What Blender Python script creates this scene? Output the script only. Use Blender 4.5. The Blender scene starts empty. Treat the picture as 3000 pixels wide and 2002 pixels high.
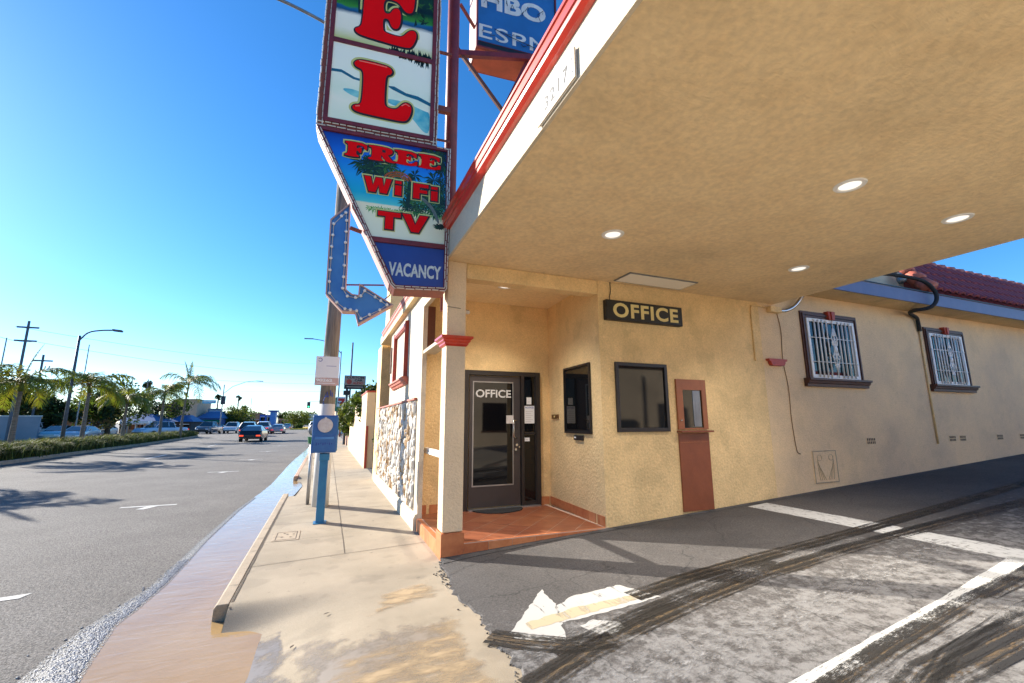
import bpy, bmesh, math, random
from mathutils import Vector, Matrix
from math import radians as R, sin, cos, tan, pi, sqrt
random.seed(7)
S = bpy.context.scene
COL = S.collection

# ---------------------------------------------------------------- camera
FPX, YAW, PITCH, ROLL, H = 1300.5, R(22.33), R(10.24), R(-0.17), 1.55
F_ = Vector((sin(YAW)*cos(PITCH), cos(YAW)*cos(PITCH), sin(PITCH)))
r0 = Vector((cos(YAW), -sin(YAW), 0)); u0 = r0.cross(F_)
RV = r0*cos(ROLL)+u0*sin(ROLL); UV = -r0*sin(ROLL)+u0*cos(ROLL)
cd = bpy.data.cameras.new('camera'); cam = bpy.data.objects.new('camera', cd); COL.objects.link(cam)
cd.sensor_fit = 'HORIZONTAL'; cd.sensor_width = 36; cd.lens = FPX/3000*36
cd.clip_start = 0.05; cd.clip_end = 6000
M = Matrix.Identity(4)
for i in range(3):
    M[i][0] = RV[i]; M[i][1] = UV[i]; M[i][2] = -F_[i]
M[2][3] = H
cam.matrix_world = M
S.camera = cam

def at(x, y, Y):
    """point on the plane Y=const seen at photo coordinates x, y (3000 px wide)"""
    d = RV*((x-1500)/FPX) - UV*((y-1001)/FPX) + F_
    t = Y/d.y
    return Vector((d.x*t, Y, H+d.z*t))
def atv(x, y, Y): return at(x/.78333, y/.78333, Y)

# ---------------------------------------------------------------- light
SUN_EL = R(23.0); SUN_H = Vector((-0.71, 0.704))     # direction towards the sun
W = bpy.data.worlds.new('World'); S.world = W; W.use_nodes = True
nt = W.node_tree; nt.nodes.clear()
out = nt.nodes.new('ShaderNodeOutputWorld'); bg = nt.nodes.new('ShaderNodeBackground')
sky = nt.nodes.new('ShaderNodeTexSky'); sky.sky_type = 'NISHITA'; sky.sun_disc = False
sky.sun_elevation = SUN_EL; sky.sun_rotation = math.atan2(SUN_H.x, SUN_H.y)
sky.altitude = 20; sky.air_density = 0.9; sky.dust_density = 0.13; sky.ozone_density = 5
bg.inputs['Strength'].default_value = 0.064
hs = nt.nodes.new('ShaderNodeHueSaturation'); hs.inputs['Saturation'].default_value = 1.2; hs.inputs['Hue'].default_value = .5
nt.links.new(sky.outputs[0], hs.inputs['Color']); nt.links.new(hs.outputs[0], bg.inputs[0]); nt.links.new(bg.outputs[0], out.inputs[0])
sl = bpy.data.lights.new('sun', 'SUN'); sl.energy = 3.1; sl.angle = R(0.5); sl.color = (1.0, .93, .82)
so = bpy.data.objects.new('sun', sl); COL.objects.link(so)
tosun = Vector((SUN_H.x*cos(SUN_EL), SUN_H.y*cos(SUN_EL), sin(SUN_EL)))
so.rotation_euler = tosun.to_track_quat('Z', 'Y').to_euler(); so.location = (-20, 20, 30)
S.view_settings.view_transform = 'Standard'; S.view_settings.look = 'None'
S.view_settings.gamma = 1; S.view_settings.exposure = 2.0
S.render.engine = 'CYCLES'
S.cycles.max_bounces = 10; S.cycles.diffuse_bounces = 6

# ---------------------------------------------------------------- materials
def srgb(r, g, b):
    f = lambda c: (c/255/12.92) if c/255 <= .04045 else ((c/255+.055)/1.055)**2.4
    return (f(r), f(g), f(b))
MATS = {}
def mat(name, col, rough=.85, var=0, vscale=3, vcol=None, bump=0, bscale=60, fine=0, fscale=300,
        metal=0, ior=None, emit=None, estr=0, coat=0, stretch=None, detail=6, bdist=.01, spec=None, lo=.35, hi=.65):
    m = bpy.data.materials.new(name); m.use_nodes = True
    n = m.node_tree.nodes; L = m.node_tree.links
    b = n['Principled BSDF']
    b.inputs['Base Color'].default_value = (*col, 1); b.inputs['Roughness'].default_value = rough
    b.inputs['Metallic'].default_value = metal
    if ior: b.inputs['IOR'].default_value = ior
    if coat: b.inputs['Coat Weight'].default_value = coat; b.inputs['Coat Roughness'].default_value = .05
    if spec is not None: b.inputs['Specular IOR Level'].default_value = spec
    if emit: b.inputs['Emission Color'].default_value = (*emit, 1); b.inputs['Emission Strength'].default_value = estr
    tc = n.new('ShaderNodeTexCoord'); mp = n.new('ShaderNodeMapping')
    L.new(tc.outputs['Object'], mp.inputs[0])
    if stretch: mp.inputs['Scale'].default_value = stretch
    if var or vcol:
        t = n.new('ShaderNodeTexNoise'); t.inputs['Scale'].default_value = vscale; t.inputs['Detail'].default_value = detail
        t.inputs['Roughness'].default_value = .62
        L.new(mp.outputs[0], t.inputs[0])
        mr = n.new('ShaderNodeMapRange'); mr.inputs[1].default_value = lo; mr.inputs[2].default_value = hi
        L.new(t.outputs[0], mr.inputs[0])
        mx = n.new('ShaderNodeMix'); mx.data_type = 'RGBA'
        c2 = vcol if vcol else tuple(c*(1-var) for c in col)
        mx.inputs[6].default_value = (*col, 1); mx.inputs[7].default_value = (*c2, 1)
        L.new(mr.outputs[0], mx.inputs[0]); last = mx.outputs[2]
        if fine:
            t2 = n.new('ShaderNodeTexNoise'); t2.inputs['Scale'].default_value = fscale; t2.inputs['Detail'].default_value = 2
            L.new(tc.outputs['Object'], t2.inputs[0])
            mr2 = n.new('ShaderNodeMapRange'); mr2.inputs[1].default_value = .3; mr2.inputs[2].default_value = .7
            mr2.inputs[3].default_value = 1-fine; mr2.inputs[4].default_value = 1+fine
            L.new(t2.outputs[0], mr2.inputs[0])
            mu = n.new('ShaderNodeMix'); mu.data_type = 'RGBA'; mu.blend_type = 'MULTIPLY'; mu.inputs[0].default_value = 1
            L.new(last, mu.inputs[6]); L.new(mr2.outputs[0], mu.inputs[7]); last = mu.outputs[2]
        L.new(last, b.inputs['Base Color'])
    if bump:
        t3 = n.new('ShaderNodeTexNoise'); t3.inputs['Scale'].default_value = bscale; t3.inputs['Detail'].default_value = 5
        L.new(mp.outputs[0], t3.inputs[0])
        bp = n.new('ShaderNodeBump'); bp.inputs['Strength'].default_value = bump; bp.inputs['Distance'].default_value = bdist
        L.new(t3.outputs[0], bp.inputs['Height']); L.new(bp.outputs[0], b.inputs['Normal'])
    MATS[name] = m
    return m

STUCCO = (.86, .61, .30)
mat('stucco', STUCCO, .9, var=.2, vscale=1.6, bump=.5, bscale=26, fine=.10, fscale=45, bdist=.03)
mat('stucco_wing', (.85, .61, .345), .9, vcol=(.68, .50, .31), vscale=.8, bump=.4, bscale=40, fine=.10, fscale=60, bdist=.02)
mat('stucco_col', (.78, .60, .39), .9, var=.12, vscale=2, bump=.5, bscale=35, fine=.06, fscale=70, bdist=.02)
mat('stucco_front', (.64, .55, .41), .9, var=.12, vscale=1.2, bump=.5, bscale=35, fine=.06, fscale=70, bdist=.02)
# trowelled ceiling : swirls
def soffit_mat():
    m = mat('soffit', (.94, .73, .43), .82, vcol=(.84, .62, .34), vscale=2.6, fine=.09, fscale=20, lo=.42, hi=.85)
    n = m.node_tree.nodes; L = m.node_tree.links; b = n['Principled BSDF']
    tc = n.new('ShaderNodeTexCoord')
    w = n.new('ShaderNodeTexNoise'); w.inputs['Scale'].default_value = 1.3; w.inputs['Detail'].default_value = 3
    L.new(tc.outputs['Object'], w.inputs[0])
    ma = n.new('ShaderNodeVectorMath'); ma.operation = 'SCALE'; ma.inputs[3].default_value = .35
    L.new(w.outputs['Color'], ma.inputs[0])
    ad = n.new('ShaderNodeVectorMath'); ad.operation = 'ADD'
    L.new(tc.outputs['Object'], ad.inputs[0]); L.new(ma.outputs[0], ad.inputs[1])
    mp = n.new('ShaderNodeMapping'); mp.inputs['Scale'].default_value = (7, 16, 1); mp.inputs['Rotation'].default_value = (0, 0, .5)
    L.new(ad.outputs[0], mp.inputs[0])
    t = n.new('ShaderNodeTexNoise'); t.inputs['Scale'].default_value = 2.4; t.inputs['Detail'].default_value = 9; t.inputs['Roughness'].default_value = .72
    L.new(mp.outputs[0], t.inputs[0])
    r = n.new('ShaderNodeMapRange'); r.inputs[1].default_value = .30; r.inputs[2].default_value = .72
    L.new(t.outputs[0], r.inputs[0])
    src = b.inputs['Base Color'].links[0].from_socket
    q = n.new('ShaderNodeTexNoise'); q.inputs['Scale'].default_value = .55; q.inputs['Detail'].default_value = 5; q.inputs['Roughness'].default_value = .55
    L.new(tc.outputs['Object'], q.inputs[0])
    qr = n.new('ShaderNodeMapRange'); qr.inputs[1].default_value = .50; qr.inputs[2].default_value = .78; qr.inputs[3].default_value = 1; qr.inputs[4].default_value = .76
    L.new(q.outputs[0], qr.inputs[0])
    qm = n.new('ShaderNodeMix'); qm.data_type = 'RGBA'; qm.blend_type = 'MULTIPLY'; qm.inputs[0].default_value = 1
    L.new(src, qm.inputs[6]); L.new(qr.outputs[0], qm.inputs[7]); L.new(qm.outputs[2], b.inputs['Base Color'])
    bp = n.new('ShaderNodeBump'); bp.inputs['Strength'].default_value = .7; bp.inputs['Distance'].default_value = .02
    L.new(r.outputs[0], bp.inputs['Height']); L.new(bp.outputs[0], b.inputs['Normal'])
soffit_mat()
mat('stucco_opp', (.70, .57, .41), .9, var=.2, vscale=1)
mat('bounce_pale', (.60, .53, .42), .9, var=.12, vscale=1.2)
mat('red_gloss', (.62, .035, .012), .28, var=.25, vscale=6, coat=.4)
mat('red_trim', (.48, .06, .03), .5, var=.3, vscale=8)
mat('red_pale', (.50, .13, .08), .6, var=.35, vscale=10)
mat('maroon', (.20, .022, .025), .45, var=.35, vscale=5, fine=.1, fscale=60)
mat('maroon_rust', (.26, .055, .035), .65, vcol=(.16, .05, .035), vscale=14)
mat('brown', (.15, .045, .02), .55, var=.3, vscale=6)
mat('brown_door', (.27, .075, .028), .5, var=.2, vscale=4, bump=.15, bscale=30)
mat('brown_win', (.085, .028, .016), .5, var=.3, vscale=8)
mat('white_paint', (.86, .855, .83), .45, var=.08, vscale=6)
mat('white_wall', (.80, .78, .72), .8, var=.10, vscale=3, bump=.3, bscale=50)
mat('dark_frame', (.035, .03, .03), .38, var=.2, vscale=5, metal=.3)
mat('door_leaf', (.06, .052, .054), .35, var=.15, vscale=4, metal=.3)
mat('glass_dark', (.004, .004, .005), .03, ior=1.46)
mat('meter_green', (.03, .16, .05), .5)
mat('banner_purple', (.10, .06, .30), .6)
mat('green_lit', (.02, .5, .2), .4, emit=(.05, 1, .4), estr=1)
mat('blue_store', (.012, .09, .42), .6)
mat('leaf_hill', (.05, .35, .03), .5)
mat('glass_car', (.012, .018, .022), .05, ior=1.9)
mat('black', (.01, .01, .011), .45, var=.3, vscale=20)
mat('rubber', (.02, .02, .022), .8, var=.3, vscale=30)
mat('mat_black', (.035, .035, .038), .95, var=.5, vscale=60, bump=1, bscale=200)
mat('chrome', (.6, .6, .6), .25, metal=1, var=.1)
mat('alu', (.42, .42, .43), .4, metal=.8, var=.2, vscale=4)
mat('grey_metal', (.30, .31, .32), .5, metal=.5, var=.3, vscale=9)
mat('dark_pole', (.085, .10, .125), .6, var=.2)
mat('sign_black', (.016, .014, .013), .5, var=.5, vscale=15)
mat('sign_yellow', (.76, .62, .26), .6, var=.15, vscale=12)
mat('brass', (.20, .10, .04), .4, metal=.5, var=.2)
mat('paper', (.78, .79, .80), .7, var=.05)
mat('ink_blue', (.03, .07, .33), .6)
mat('ink_black', (.02, .02, .02), .6)
mat('ink_red', (.5, .03, .02), .6)
mat('letter_grey', (.55, .54, .53), .6)
mat('concrete', (.37, .305, .22), .9, vcol=(.285, .235, .165), vscale=1.1, bump=.4, bscale=120, fine=.14, fscale=140, bdist=.004)
mat('concrete_kerb', (.42, .335, .235), .9, vcol=(.32, .255, .18), vscale=2, bump=.4, bscale=90, fine=.12, fscale=120, bdist=.004)
mat('kerb_red', (.48, .22, .14), .9, vcol=(.45, .35, .26), vscale=5)
mat('joint', (.10, .075, .05), .95, var=.3, vscale=20)
mat('asphalt', (.108, .098, .088), .9, vcol=(.145, .133, .12), vscale=.7, bump=1, bscale=90, fine=.75, fscale=52, bdist=.012)
mat('asphalt_dark', (.05, .047, .045), .75, vcol=(.10, .095, .09), vscale=6, bump=1, bscale=90, fine=.3, fscale=130, bdist=.02)
mat('soil', (.07, .055, .035), 1, var=.5, vscale=6)
mat('far_ground', (.20, .19, .17), 1, var=.2, vscale=.05)
mat('line_white', (.60, .60, .57), .8, vcol=(.42, .41, .38), vscale=5, fine=.1, fscale=100)
mat('blue_meter', (.014, .10, .33), .42, vcol=(.03, .13, .36), vscale=9, bump=.15, bscale=30)
mat('blue_post', (.012, .15, .33), .45, vcol=(.02, .19, .36), vscale=6, bump=.2, bscale=25)
mat('seal', (.52, .47, .44), .6, vcol=(.62, .60, .58), vscale=25, bump=.5, bscale=60)
mat('wood_pole', (.27, .235, .20), .95, vcol=(.14, .12, .10), vscale=4, stretch=(9, 9, .5), bump=.9, bscale=3, bdist=.03)
mat('wood_white', (.68, .66, .62), .8, var=.12, vscale=6)
mat('tile_floor', (.30, .105, .05), .35, vcol=(.22, .07, .035), vscale=3, spec=.4)
mat('tile_side', (.56, .20, .075), .45, vcol=(.42, .12, .045), vscale=6)
mat('grout', (.55, .42, .33), .9)
mat('roof_red', (.28, .045, .04), .5, vcol=(.20, .04, .045), vscale=5)
mat('fascia_blue', (.10, .12, .24), .5, vcol=(.13, .14, .26), vscale=5)
mat('stone_w', (.76, .73, .67), .8, vcol=(.60, .55, .47), vscale=9, bump=.8, bscale=30)
mat('stone_b', (.34, .19, .08), .85, vcol=(.56, .42, .26), vscale=12, bump=.8, bscale=30)
mat('stone_g', (.50, .46, .41), .85, vcol=(.30, .25, .20), vscale=9, bump=.8, bscale=30)
mat('mortar', (.36, .29, .21), .95, var=.3, vscale=20)
mat('leaf', (.075, .125, .022), .6, var=.5, vscale=2)
mat('leaf2', (.14, .17, .03), .6, var=.5, vscale=2)
mat('leaf_dark', (.035, .058, .018), .7, var=.4, vscale=1)
mat('palm_green', (.085, .15, .022), .5, vcol=(.19, .20, .03), vscale=1.2)
mat('palm_dark', (.06, .10, .022), .5, vcol=(.17, .14, .04), vscale=1.2)
mat('palm_dry', (.30, .22, .08), .7, var=.3)
mat('palm_trunk', (.24, .19, .155), .95, vcol=(.14, .11, .085), vscale=4, stretch=(1, 1, 6), bump=1, bscale=5, bdist=.03)
mat('trunk', (.10, .075, .05), .95, var=.4, vscale=6)
mat('grass_a', (.12, .17, .035), .7, vcol=(.22, .24, .07), vscale=.8)
mat('grass_b', (.035, .06, .014), .7, vcol=(.08, .10, .025), vscale=.9)
mat('grass_c', (.40, .32, .18), .8, var=.3, vscale=1)
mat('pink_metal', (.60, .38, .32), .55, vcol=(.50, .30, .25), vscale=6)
mat('orange_metal', (.42, .075, .03), .5, var=.3, vscale=4)
mat('neon', (.72, .66, .56), .4, var=.2, vscale=30)
mat('bulb', (.85, .84, .80), .25)
mat('sign_blue', (.012, .055, .30), .4, var=.15, vscale=3)
mat('arrow_blue', (.035, .17, .48), .5, vcol=(.07, .24, .54), vscale=3)
mat('cable_blue', (.02, .15, .42), .5, var=.2, vscale=2)
mat('cable_letters', (.70, .71, .70), .5, var=.15, vscale=8)
mat('letter_red', (.95, .002, .004), .5, var=.05, spec=.1)
mat('letter_edge', (.02, .006, .004), .5)
mat('letter_halo', (.66, .62, .20), .6, var=.1)
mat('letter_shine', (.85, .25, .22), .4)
mat('vac_white', (.62, .72, .74), .6, var=.3, vscale=40)
def lamp_mat():
    mat('lamp_lit', (.85, .84, .80), .4, emit=(1, .96, .88), estr=.22)
    mat('lamp_panel', (.62, .52, .40), .6, emit=(1, .85, .6), estr=.03)
lamp_mat()

def leafmat(*names):
    for nm in names:
        m = MATS[nm]; n = m.node_tree.nodes; L = m.node_tree.links; b = n['Principled BSDF']; o = n['Material Output']
        b.inputs['Specular IOR Level'].default_value = .25
        t = n.new('ShaderNodeBsdfTranslucent'); mx = n.new('ShaderNodeMixShader'); mx.inputs[0].default_value = .16 if nm.startswith('grass') else .34
        src = b.inputs['Base Color'].links[0].from_socket
        g = n.new('ShaderNodeMix'); g.data_type = 'RGBA'; g.blend_type = 'MULTIPLY'; g.inputs[0].default_value = 1; g.inputs[7].default_value = (1.5, 1.35, .6, 1)
        L.new(src, g.inputs[6]); L.new(g.outputs[2], t.inputs['Color'])
        L.new(b.outputs[0], mx.inputs[1]); L.new(t.outputs[0], mx.inputs[2]); L.new(mx.outputs[0], o.inputs['Surface'])
def spots(nm, sc=14, dark=.62, lo=.66):
    m = MATS[nm]; n = m.node_tree.nodes; L = m.node_tree.links; b = n['Principled BSDF']; src = b.inputs['Base Color'].links[0].from_socket
    tc = n.new('ShaderNodeTexCoord'); t = n.new('ShaderNodeTexNoise'); t.inputs['Scale'].default_value = sc; t.inputs['Detail'].default_value = 3
    L.new(tc.outputs['Object'], t.inputs[0]); r = n.new('ShaderNodeMapRange'); r.inputs[1].default_value = lo; r.inputs[2].default_value = lo+.06; r.inputs[3].default_value = 1; r.inputs[4].default_value = dark
    L.new(t.outputs[0], r.inputs[0]); g = n.new('ShaderNodeMix'); g.data_type = 'RGBA'; g.blend_type = 'MULTIPLY'; g.inputs[0].default_value = 1
    L.new(src, g.inputs[6]); L.new(r.outputs[0], g.inputs[7]); L.new(g.outputs[2], b.inputs['Base Color'])
spots('concrete', 11, .72, .67); spots('concrete', 2.3, .86, .56); spots('stucco', 2.4, .90, .57); spots('stucco_wing', 1.3, .94, .55); spots('stucco_wing', 7, .94, .62); spots('concrete_kerb', 8, .7, .6); spots('stucco_front', 3, .92, .58)
leafmat('leaf', 'leaf2', 'leaf_dark', 'palm_green', 'palm_dark', 'palm_dry', 'grass_a', 'grass_b', 'grass_c')

# sheet with broken, noisy coverage (paint wear, wet marks, tyre marks)
def worn(name, col, cov=.5, scale=6, stretch=(1, 1, 1), rough=.8, soft=.06, col2=None, edge=0.0, rot=0, bumpy=0, patch=False, slow=0):
    m = bpy.data.materials.new(name); m.use_nodes = True
    n = m.node_tree.nodes; L = m.node_tree.links; b = n['Principled BSDF']
    b.inputs['Base Color'].default_value = (*col, 1); b.inputs['Roughness'].default_value = rough
    uv = n.new('ShaderNodeTexCoord'); mp = n.new('ShaderNodeMapping'); mp.inputs['Scale'].default_value = stretch
    L.new(uv.outputs['UV'], mp.inputs[0])
    t = n.new('ShaderNodeTexNoise'); t.inputs['Scale'].default_value = scale; t.inputs['Detail'].default_value = 8; t.inputs['Roughness'].default_value = .65
    L.new(mp.outputs[0], t.inputs[0]); t.inputs['Detail'].default_value = 12
    # edge fade : uv.y in 0..1 across
    sx = n.new('ShaderNodeSeparateXYZ'); L.new(uv.outputs['UV'], sx.inputs[0])
    a = n.new('ShaderNodeMath'); a.operation = 'SUBTRACT'; L.new(sx.outputs[1], a.inputs[0]); a.inputs[1].default_value = .5
    c = n.new('ShaderNodeMath'); c.operation = 'ABSOLUTE'; L.new(a.outputs[0], c.inputs[0])
    if patch:
        o_ = n.new('ShaderNodeTexCoord'); L.new(o_.outputs['Object'], mp.inputs[0])
        a2 = n.new('ShaderNodeMath'); a2.operation = 'SUBTRACT'; L.new(sx.outputs[0], a2.inputs[0]); a2.inputs[1].default_value = .5
        c2 = n.new('ShaderNodeMath'); c2.operation = 'ABSOLUTE'; L.new(a2.outputs[0], c2.inputs[0])
        c3 = n.new('ShaderNodeMath'); c3.operation = 'MAXIMUM'; L.new(c.outputs[0], c3.inputs[0]); L.new(c2.outputs[0], c3.inputs[1])
        c4 = n.new('ShaderNodeMath'); c4.operation = 'MULTIPLY'; L.new(c3.outputs[0], c4.inputs[0]); c4.inputs[1].default_value = 2
        c = n.new('ShaderNodeMath'); c.operation = 'POWER'; L.new(c4.outputs[0], c.inputs[0]); c.inputs[1].default_value = 3
    d = n.new('ShaderNodeMath'); d.operation = 'MULTIPLY'; L.new(c.outputs[0], d.inputs[0]); d.inputs[1].default_value = edge
    e = n.new('ShaderNodeMath'); e.operation = 'SUBTRACT'; L.new(t.outputs[0], e.inputs[0]); L.new(d.outputs[0], e.inputs[1])
    if slow:
        s1 = n.new('ShaderNodeTexCoord'); s2 = n.new('ShaderNodeTexNoise'); s2.inputs['Scale'].default_value = 2.2; s2.inputs['Detail'].default_value = 4; L.new(s1.outputs['Object'], s2.inputs[0])
        s3 = n.new('ShaderNodeMath'); s3.operation = 'MULTIPLY_ADD'; L.new(s2.outputs[0], s3.inputs[0]); s3.inputs[1].default_value = slow; L.new(e.outputs[0], s3.inputs[2])
        s4 = n.new('ShaderNodeMath'); s4.operation = 'SUBTRACT'; L.new(s3.outputs[0], s4.inputs[0]); s4.inputs[1].default_value = slow/2; e = s4
    mr = n.new('ShaderNodeMapRange'); mr.inputs[1].default_value = 1-cov-soft; mr.inputs[2].default_value = 1-cov+soft
    L.new(e.outputs[0], mr.inputs[0]); L.new(mr.outputs[0], b.inputs['Alpha'])
    if col2:
        t2 = n.new('ShaderNodeTexNoise'); t2.inputs['Scale'].default_value = scale*.5; L.new(mp.outputs[0], t2.inputs[0])
        m2 = n.new('ShaderNodeMapRange'); m2.inputs[1].default_value = .4; m2.inputs[2].default_value = .62; L.new(t2.outputs[0], m2.inputs[0])
        mx = n.new('ShaderNodeMix'); mx.data_type = 'RGBA'; mx.inputs[6].default_value = (*col, 1); mx.inputs[7].default_value = (*col2, 1)
        L.new(m2.outputs[0], mx.inputs[0]); L.new(mx.outputs[2], b.inputs['Base Color'])
    if bumpy:
        bp = n.new('ShaderNodeBump'); bp.inputs['Strength'].default_value = bumpy; bp.inputs['Distance'].default_value = .01
        L.new(t.outputs[0], bp.inputs['Height']); L.new(bp.outputs[0], b.inputs['Normal'])
    MATS[name] = m; return m

# ---------------------------------------------------------------- mesh helpers
def spl(pts, n=6):
    P = [Vector(p) for p in pts]; P = [P[0]*2-P[1]]+P+[P[-1]*2-P[-2]]; o = []
    for i in range(1, len(P)-2):
        a, b, c, d = P[i-1:i+3]
        for k in range(n):
            t = k/n; o.append(.5*((2*b)+(c-a)*t+(2*a-5*b+4*c-d)*t*t+(3*b-a-3*c+d)*t**3))
    return o+[P[-2]]
class MB:
    def __init__(s): s.v = []; s.f = []; s.m = []; s.cur = 0; s.uv = {}
    def add(s, vs, fs, m=None):
        o = len(s.v); s.v += [tuple(p) for p in vs]
        for f in fs: s.f.append(tuple(i+o for i in f)); s.m.append(s.cur if m is None else m)
        return s
    def box(s, x0, x1, y0, y1, z0, z1, m=None):
        vs = [(x, y, z) for z in (z0, z1) for y in (y0, y1) for x in (x0, x1)]
        return s.add(vs, [(0, 2, 3, 1), (4, 5, 7, 6), (0, 1, 5, 4), (2, 6, 7, 3), (0, 4, 6, 2), (1, 3, 7, 5)], m)
    def quad(s, a, b, c, d, m=None): return s.add([a, b, c, d], [(0, 1, 2, 3)], m)
    def obox(s, p0, p1, w, h, up=(0, 0, 1), m=None):
        """bar from p0 to p1 with section w x h"""
        p0 = Vector(p0); p1 = Vector(p1); d = (p1-p0).normalized(); up = Vector(up)
        a = d.cross(up)
        if a.length < 1e-4: a = d.cross(Vector((1, 0, 0)))
        a.normalize(); b = a.cross(d).normalized()
        vs = [p+a*sx*w/2+b*sy*h/2 for p in (p0, p1) for sx, sy in ((-1, -1), (1, -1), (1, 1), (-1, 1))]
        return s.add(vs, [(3, 2, 1, 0), (4, 5, 6, 7), (0, 1, 5, 4), (1, 2, 6, 5), (2, 3, 7, 6), (3, 0, 4, 7)], m)
    def tube(s, pts, r, n=8, r1=None, m=None, cap=True):
        pts = [Vector(p) for p in pts]; k = len(pts); vs = []; fs = []
        prev = None
        for i, p in enumerate(pts):
            d = (pts[min(i+1, k-1)]-pts[max(i-1, 0)]).normalized()
            if prev is None:
                a = d.cross(Vector((0, 0, 1)))
                if a.length < .05: a = d.cross(Vector((1, 0, 0)))
            else:
                a = prev - d*prev.dot(d)
            a.normalize(); prev = a; b = d.cross(a)
            rr = r if r1 is None else r+(r1-r)*i/(k-1)
            if isinstance(r, (list, tuple)): rr = r[i]
            for j in range(n):
                t = 2*pi*j/n; vs.append(p+a*cos(t)*rr+b*sin(t)*rr)
        for i in range(k-1):
            for j in range(n):
                fs.append((i*n+j, i*n+(j+1) % n, (i+1)*n+(j+1) % n, (i+1)*n+j))
        if cap:
            fs.append(tuple(range(n-1, -1, -1))); fs.append(tuple((k-1)*n+j for j in range(n)))
        return s.add(vs, fs, m)
    def prism(s, poly, ax, a0, a1, m=None):
        """poly of 2D points extruded along axis ax ('x','y','z') from a0 to a1"""
        def P(p, a):
            return (a, p[0], p[1]) if ax == 'x' else ((p[0], a, p[1]) if ax == 'y' else (p[0], p[1], a))
        n = len(poly); vs = [P(p, a0) for p in poly]+[P(p, a1) for p in poly]
        fs = [tuple(range(n)), tuple(range(2*n-1, n-1, -1))]+[(i, i+n, (i+1) % n+n, (i+1) % n) for i in range(n)]
        return s.add(vs, fs, m)
    def disc(s, c, r, ax='z', n=24, m=None, ry=None):
        ry = ry or r; vs = []
        for i in range(n):
            t = 2*pi*i/n; a, b = r*cos(t), ry*sin(t)
            vs.append({'z': (c[0]+a, c[1]+b, c[2]), 'y': (c[0]+a, c[1], c[2]+b), 'x': (c[0], c[1]+a, c[2]+b)}[ax])
        return s.add(vs, [tuple(range(n))], m)
    def ball(s, c, r, n=8, k=5, sc=(1, 1, 1), m=None):
        vs = [(c[0], c[1], c[2]-r*sc[2])]; fs = []
        for i in range(1, k):
            ph = -pi/2+pi*i/k
            for j in range(n):
                t = 2*pi*j/n; vs.append((c[0]+r*sc[0]*cos(ph)*cos(t), c[1]+r*sc[1]*cos(ph)*sin(t), c[2]+r*sc[2]*sin(ph)))
        vs.append((c[0], c[1], c[2]+r*sc[2])); top = len(vs)-1
        for j in range(n):
            fs.append((0, 1+(j+1) % n, 1+j)); fs.append((top, top-n+j, top-n+(j+1) % n))
        for i in range(k-2):
            for j in range(n):
                a = 1+i*n+j; b = 1+i*n+(j+1) % n; fs.append((a, b, b+n, a+n))
        return s.add(vs, fs, m)
    def build(s, name, mats, parent=None, smooth=False, bevel=0, fix=True, world=True, solid=0):
        me = bpy.data.meshes.new(name); me.from_pydata(s.v, [], s.f)
        if isinstance(mats, str): mats = [mats]
        for x in mats: me.materials.append(MATS[x])
        if len(mats) > 1: me.polygons.foreach_set('material_index', s.m)
        if fix:
            bm = bmesh.new(); bm.from_mesh(me); bmesh.ops.recalc_face_normals(bm, faces=bm.faces); bm.to_mesh(me); bm.free()
        if smooth: me.polygons.foreach_set('use_smooth', [True]*len(me.polygons))
        me.update()
        o = bpy.data.objects.new(name, me); COL.objects.link(o)
        if parent is not None:
            o.parent = parent
            if parent.type == 'EMPTY' and world and not parent.get('_local'): o.location = -Vector(parent.location)
        if bevel:
            bv = o.modifiers.new('bevel', 'BEVEL'); bv.width = bevel; bv.segments = 2; bv.limit_method = 'ANGLE'; bv.angle_limit = R(40)
        return o

def thing(name, label, cat, loc=(0, 0, 0), rz=0, group=None, local=False):
    o = bpy.data.objects.new(name, None); COL.objects.link(o); o.location = loc; o.rotation_euler = (0, 0, rz)
    o.empty_display_size = .2
    o['label'] = label; o['category'] = cat
    if group: o['group'] = group
    if local: o['_local'] = 1
    return o
def tag(o, label, cat, group=None):
    o['label'] = label; o['category'] = cat
    if group: o['group'] = group
    return o
def struct(o): o['kind'] = 'structure'; return o
def dup(root, loc=None, rz=None, label=None, group=None):
    r = root.copy(); COL.objects.link(r)
    if loc is not None: r.location = loc
    if rz is not None: r.rotation_euler = (0, 0, rz)
    if label: r['label'] = label
    if group: r['group'] = group
    for ch in list(root.children):
        c = ch.copy(); COL.objects.link(c); c.parent = r
        for g in list(ch.children):
            d = g.copy(); COL.objects.link(d); d.parent = c
    return r

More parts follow.
